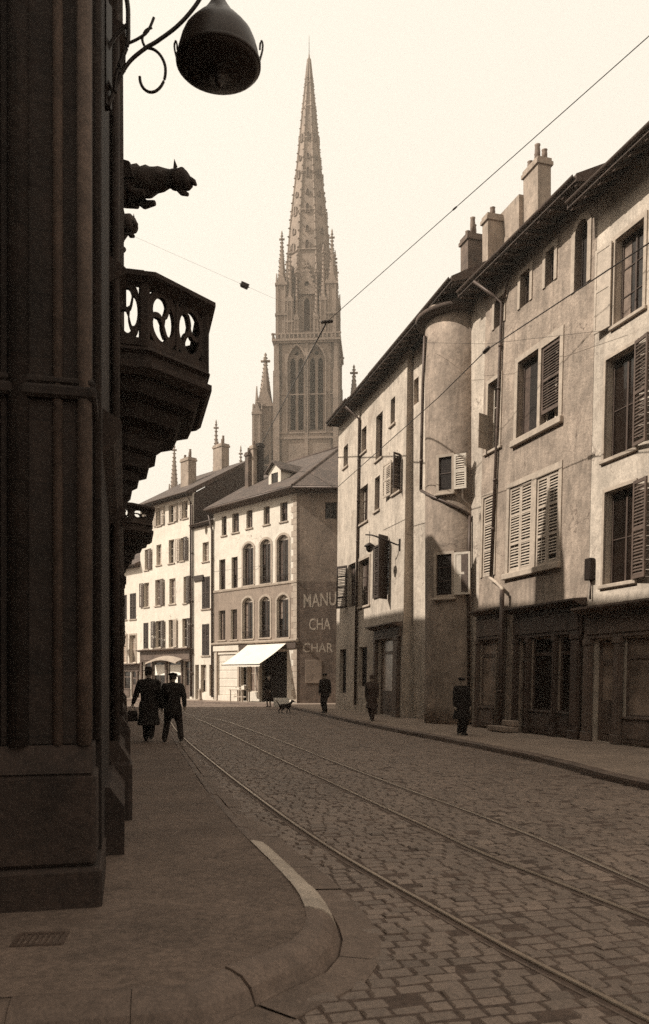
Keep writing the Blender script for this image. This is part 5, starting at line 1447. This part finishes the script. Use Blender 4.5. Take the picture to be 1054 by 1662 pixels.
    if coat or skirt:
        hem=coat or .38; kx=(fl[0]+fr[0])/2
        rings=[]
        for k in range(9):
            q=k/8; z=hip.z+.06+(hem-hip.z-.06)*q; rx=.185*bulk+.055*q+.012*sin(q*9); ry=.16*bulk+.05*q+abs(fl[1]-fr[1])*.22*q
            cc=V((hip.x*(1-q)+kx*q,hip.y,z)); rings.append([(cc.x+(rx+.012*q*sin(i*2.1))*cos(2*pi*i/22),cc.y+(ry+.014*q*cos(i*2.6))*sin(2*pi*i/22),z) for i in range(22)])
        c.loft(rings,True,True)
    else:
        capsule(c,hip+V((-.055,-.01,-.1)),hip+V((.055,-.01,-.1)),.15*bulk,.15*bulk)
    fuse(c,'coat' if coat else ('dress' if skirt else 'jacket'),jacket,t,Mw,vox*1.2)
    if apron:
        a=MB(); 
        a.loft([[(hip.x+x,hip.y+.20+.05*(1-k/5)*0+.03*k/5-.6*x*x,hip.z+.1-.52*k/5) for x in (-.16,-.08,0,.08,.16)] for k in range(6)],False,True,False); o=a.build('apron',apron,t,Mw,fix=False)
        sm=o.modifiers.new('t','SOLIDIFY'); sm.thickness=.012
    for (hj,kn,ank) in legs:
        sb=MB(); capsule(sb,ank+V((0,-.045,-.045)),ank+V((0,.10,-.05)),.043,.045); capsule(sb,ank+V((0,.08,-.052)),ank+V((0,.165,-.058)),.043,.032); capsule(sb,ank+V((0,-.02,-.03)),ank+V((0,-.01,.04)),.046,.045)
        for v_i,v in enumerate(sb.v): sb.v[v_i]=(v[0],v[1],max(v[2],ank.z-.085))
        fuse(sb,'shoe','leather',t,Mw,.011,2)
    hb=MB(); ell(hb,head+V((0,-.014,.045)),.086,.098,.105); 
    for i,v in enumerate(hb.v):
        if v[1]>head.y+.035 and v[2]<head.z+.08: hb.v[i]=(v[0],head.y+.035,v[2])
    hb.build('hair',hair,t,Mw)
    e=MB()
    for sx in (-1,1): ell(e,hR@(head+V((sx*.03,.090,.03))),.009,.007,.006,8,5)
    e.build('eyes','paper',t,Mw)
    hm=MB(); tp=head+V((0,0,.075))
    if hat=='fedora':
        for prof in ([(.155,0,-.006),(.16,.01,.0),(.15,.016,.008),(.1,.01,.012),(.098,0,.05),(.09,0,.1),(.06,0,.115),(.01,0,.1)],):
            hm.loft([[(tp.x+r*.92*cos(2*pi*i/24),tp.y+r*1.12*sin(2*pi*i/24)-.005,tp.z+z+.014*abs(cos(2*pi*i/24))**2*(1 if k<3 else 0)) for i in range(24)] for k,(r,_,z) in enumerate(prof)],True,True)
    elif hat=='cloche':
        hm.loft([[(tp.x+r*.92*cos(2*pi*i/20),tp.y+r*1.08*sin(2*pi*i/20)-.006,tp.z+z) for i in range(20)] for r,z in [(.12,-.055),(.105,-.035),(.1,.02),(.088,.065),(.05,.09),(.01,.095)]],True,True)
    elif hat=='flat':
        hm.loft([[(tp.x+r*.95*cos(2*pi*i/22),tp.y+r*1.14*sin(2*pi*i/22)-.004,tp.z+z+.012*sin(2*pi*i/22)*-1) for i in range(22)] for r,z in [(.096,-.012),(.12,.012),(.125,.03),(.1,.05),(.03,.062)]],True,True)
        hm.loft([[(tp.x+x,tp.y+.085+.075*sqrt(max(0,1-(x/.085)**2))*f,tp.z-.004-.022*f) for x in (-.08,-.05,0,.05,.08)] for f in (0,.5,1)],False,True,False)
    if hat: hm.build('hat',hatm,t,Mw)
    return t,Mw,arms
def feet(x,y,z=.0): 
    p=G(x,y,z); return p
# the two walkers seen from behind
p=feet(241,1203,.04)
t1,M1,arms=person('person walking away in a long dark overcoat and soft hat, left arm held out',p,radians(10),1.80,fl=(-.06,.10),fr=(.07,-.12),liftr=.05,hl=(-.40,.16,.90),hr=(.27,.06,.86),coat=.40,jacket='cloth_bk',hat='fedora',hatm='cloth_dk',vox=.012,bulk=1.18)
p=feet(279,1205,.03)
person('person walking away in a dark short jacket and flat cap, legs apart in mid-stride',p,radians(6),1.73,fl=(-.19,.14),fr=(.24,-.16),liftr=.03,hl=(-.28,.1,.9),hr=(.30,-.10,.97),lean=.04,coat=None,jacket='cloth_bk',trousers='cloth_dk',hat='flat',vox=.012,bulk=1.2)
# others
p=feet(750,1193,.12); person('short stout person in a dark coat and cap, right pavement near the shops',p,radians(200),1.50,fl=(-.07,.02),fr=(.08,-.03),hl=(-.27,.05,.86),hr=(.27,.05,.86),coat=.5,jacket='cloth_bk',hat='flat',vox=.013,bulk=1.2)
p=feet(604,1170,.12); person('person in a brown coat passing the small shop door of the shuttered house',p,radians(165),1.58,fl=(-.06,.18),fr=(.06,-.18),liftr=.04,hl=(-.26,.15,.86),hr=(.26,-.12,.86),coat=.5,jacket='cloth_md',trousers='cloth_md',hat='cloche',hatm='cloth_md',vox=.014)
p=feet(528,1157,.12); person('person in dark jacket and flat cap standing by the lettered gable',p,radians(150),1.68,fl=(-.09,.08),fr=(.09,-.05),coat=None,jacket='cloth_dk',trousers='cloth_dk',hat='flat',vox=.014,bulk=1.1)
p=G(437,1148,.1); person('person in a dark dress with a pale collar scarf standing under the white awning',p,radians(160),1.62,fl=(-.08,0),fr=(.08,.03),hl=(-.2,.25,.95),hr=(.2,.25,.95),skirt=True,coat=None,jacket='cloth_dk',hat=None,vox=.014,apron='cloth_md')
# walking stick / parcel held by the first walker
w=M1@arms[0][2]; e=M1@arms[0][1]; tdir=(w-e).normalized(); hand=w+tdir*.075
bm_=MB(); 
bm_.loft([[(x*wd,y*dp,z) for x,y in ((-1,-1),(1,-1),(1,1),(-1,1))] for z,wd,dp in ((-.42,.11,.05),(-.40,.12,.06),(-.2,.115,.06),(-.15,.09,.04))],True)
ob=thing('shopping_bag','small dark bag hanging from the left hand of the overcoated walker','bag',Matrix.Translation(hand+V((0,0,.01)))@Matrix.Rotation(.5,4,'Z'))
bm_.build('bag','cloth_dk',ob); MB().tube([(-.07,0,-.16),(-.05,0,-.04),(0,0,.0),(.05,0,-.04),(.07,0,-.16)],.008,6).build('handle','leather',ob)
# dog
dp=G(463,1158,.0); t=thing('dog','small dark dog crossing the far end of the street','dog',Matrix.Translation(dp)@Matrix.Rotation(radians(15),4,'Z')@Matrix.Scale(.95,4))
b=MB()
capsule(b,(-.22,0,.36),(.16,0,.37),.085,.115); capsule(b,(.1,0,.35),(.2,0,.36),.11,.10); capsule(b,(.2,0,.42),(.33,0,.55),.075,.055)
ell(b,(.37,0,.58),.085,.062,.065); capsule(b,(.4,0,.565),(.52,0,.54),.042,.026)
for sy in (-1,1):
    capsule(b,(.34,sy*.05,.63),(.31,sy*.075,.56),.026,.018)
    fx=.06*sy; capsule(b,(.17,sy*.06,.34),(.17+fx,sy*.062,.2),.05,.03); capsule(b,(.17+fx,sy*.062,.2),(.16+fx*1.6,sy*.062,.035),.027,.02); capsule(b,(.16+fx*1.6,sy*.062,.025),(.2+fx*1.6,sy*.062,.02),.022,.02)
    capsule(b,(-.2,sy*.06,.36),(-.14-fx,sy*.065,.23),.075,.045); capsule(b,(-.14-fx,sy*.065,.23),(-.25-fx,sy*.065,.14),.036,.024); capsule(b,(-.25-fx,sy*.065,.14),(-.22-fx,sy*.065,.03),.022,.018); capsule(b,(-.22-fx,sy*.065,.025),(-.18-fx,sy*.065,.02),.022,.02)
b.tube([(-.28,0,.42),(-.36,0,.5),(-.42,0,.6),(-.41,0,.68)],[.03,.026,.02,.01],8)
fuse(b,'body','fur',t,W[t],.012,2)

# ================================================================== OVERHEAD WIRES
def wire(label,pts,r=.012,ins=(),sag=0,mids=10):
    p=[]; 
    for a,b in zip(pts,pts[1:]):
        for k in range(mids): q=a.lerp(b,k/mids); q=q.copy(); q.z-=sag*sin(pi*k/mids); p.append(q)
    p.append(pts[-1])
    t=thing('overhead_wire',label,'wire',Matrix.Translation(pts[0]))
    mb=MB().tube(p,r,5); mb.build('wire','iron',t,I4)
    for c,dv,sz in ins:
        z=V(dv).normalized(); Mq=Matrix.Translation(c)@z.to_track_quat('Z','X').to_matrix().to_4x4()
        MB().lathe([(.02*sz,-.22*sz),(.07*sz,-.18*sz),(.05*sz,-.12*sz),(.075*sz,-.06*sz),(.05*sz,0),(.075*sz,.06*sz),(.05*sz,.12*sz),(.07*sz,.18*sz),(.02*sz,.22*sz)],10).build('insulator','iron',t,Mq)
    return t
n0=P(531,522,26)
a0=P(1330,-187,12.6)
wire('tramway span wire rising to the upper right across the sky',[n0,a0],.010,[(n0.lerp(a0,.42),a0-n0,.35)])
pe=P(424,722,57)
wire('tramway span wire dropping from the junction past the church tower to a roof pole',[n0,pe],.026,[(n0,V((1,0,.1)),.9)])
wl=P(192,372,23.5); mb_=P(397,463,25.2)
wire('thin span wire from the palace with a dark box hung near its middle',[wl,mb_,n0],.0025,[])
t=thing('wire_weight_box','small dark box hung on the thin span wire against the sky','tensioner',Matrix.Translation(mb_)@Matrix.Rotation(radians(24),4,'Y'))
MB().box(-.12,-.07,-.075,.12,.07,.075,.02).box(-.13,-.02,.06,.13,.02,.085).build('casing','iron',t); MB().tube([(-.16,0,.0),(.16,0,.0)],.015).build('shackle','iron',t)
f0=P(1150,331,12.0); f1=P(790,568,20.0); f2=P(712,645,23); f3=P(549,790,34)
wire('feeder wire strung along the fronts of the right-hand houses',[f0,f1,f2,f3],.013,[(f1,f2-f1,.7)])
s0=P(690,556,27.5); s1=P(1010,533,19.2)
wire('thin slack wire stretched level across the tall rendered house',[s0,P(790,558,24),s1],.005)
c0=P(348,928,55); c1=P(560,893,47)
wire('thin slack wire across the front of the corner house',[c0,P(440,916,52),c1],.010)

# ================================================================== LIGHT, SKY, CAMERA
E=radians(42); AZ=radians(-10)
ts=V((-cos(AZ)*cos(E),sin(AZ)*cos(E),sin(E)))
sd_=bpy.data.lights.new('sun','SUN'); sd_.energy=SUN; sd_.angle=radians(.55); sd_.color=(1,.95,.85)
so=bpy.data.objects.new('sun',sd_); COL.objects.link(so); so.rotation_euler=ts.to_track_quat('Z','Y').to_euler(); so.location=(-20,0,40)
wd=bpy.data.worlds.new('World'); scn.world=wd; wd.use_nodes=True; nt=wd.node_tree
bg=nt.nodes['Background']; sk=nt.nodes.new('ShaderNodeTexSky'); sk.sky_type='NISHITA'; sk.sun_disc=False
sk.sun_elevation=E; sk.sun_rotation=atan2(ts.x,ts.y); sk.air_density=1.0; sk.dust_density=2.5
bw=nt.nodes.new('ShaderNodeRGBToBW'); nt.links.new(sk.outputs[0],bw.inputs[0])
mp=nt.nodes.new('ShaderNodeMapRange'); mp.inputs[1].default_value=0; mp.inputs[2].default_value=20; mp.inputs[3].default_value=SKY0; mp.inputs[4].default_value=SKY1
nt.links.new(bw.outputs[0],mp.inputs[0])
sc_=nt.nodes.new('ShaderNodeVectorMath'); sc_.operation='SCALE'; sc_.inputs[0].default_value=(1,.925,.80); nt.links.new(mp.outputs[0],sc_.inputs['Scale'])
nt.links.new(sc_.outputs[0],bg.inputs[0]); bg.inputs[1].default_value=.1

if HAZE:
    m=bpy.data.materials.new('street_haze'); m.use_nodes=True; t_=m.node_tree
    for n in list(t_.nodes):
        if n.type!='OUTPUT_MATERIAL': t_.nodes.remove(n)
    pvn=t_.nodes.new('ShaderNodeVolumePrincipled'); pvn.inputs['Color'].default_value=(.95,.87,.76,1); pvn.inputs['Density'].default_value=HAZE; pvn.inputs['Anisotropy'].default_value=.3
    t_.links.new(pvn.outputs[0],t_.nodes['Material Output'].inputs['Volume'])
    o=MB().box(-420,-130,-1.2,420,720,95).build('haze',m); o['kind']='stuff'; o['label']='thin pale haze over the street and the far church'
cam=bpy.data.cameras.new('camera'); co_=bpy.data.objects.new('camera',cam); COL.objects.link(co_); scn.camera=co_
co_.location=(0,0,EYE); co_.rotation_euler=(pi/2,0,0)
cam.sensor_fit='HORIZONTAL'; cam.sensor_width=36; cam.lens=36*FP/1054; cam.shift_y=(CY-831)/1054; cam.clip_end=3000; cam.clip_start=.05
cam.dof.use_dof=True; cam.dof.focus_distance=45; cam.dof.aperture_fstop=(cam.lens/1000)/.007
scn.view_settings.view_transform='Standard'; scn.view_settings.look='None'; scn.view_settings.exposure=EXPO; scn.view_settings.gamma=1
scn.cycles.max_bounces=6; scn.cycles.diffuse_bounces=3; scn.cycles.use_denoising=False; scn.cycles.volume_bounces=0
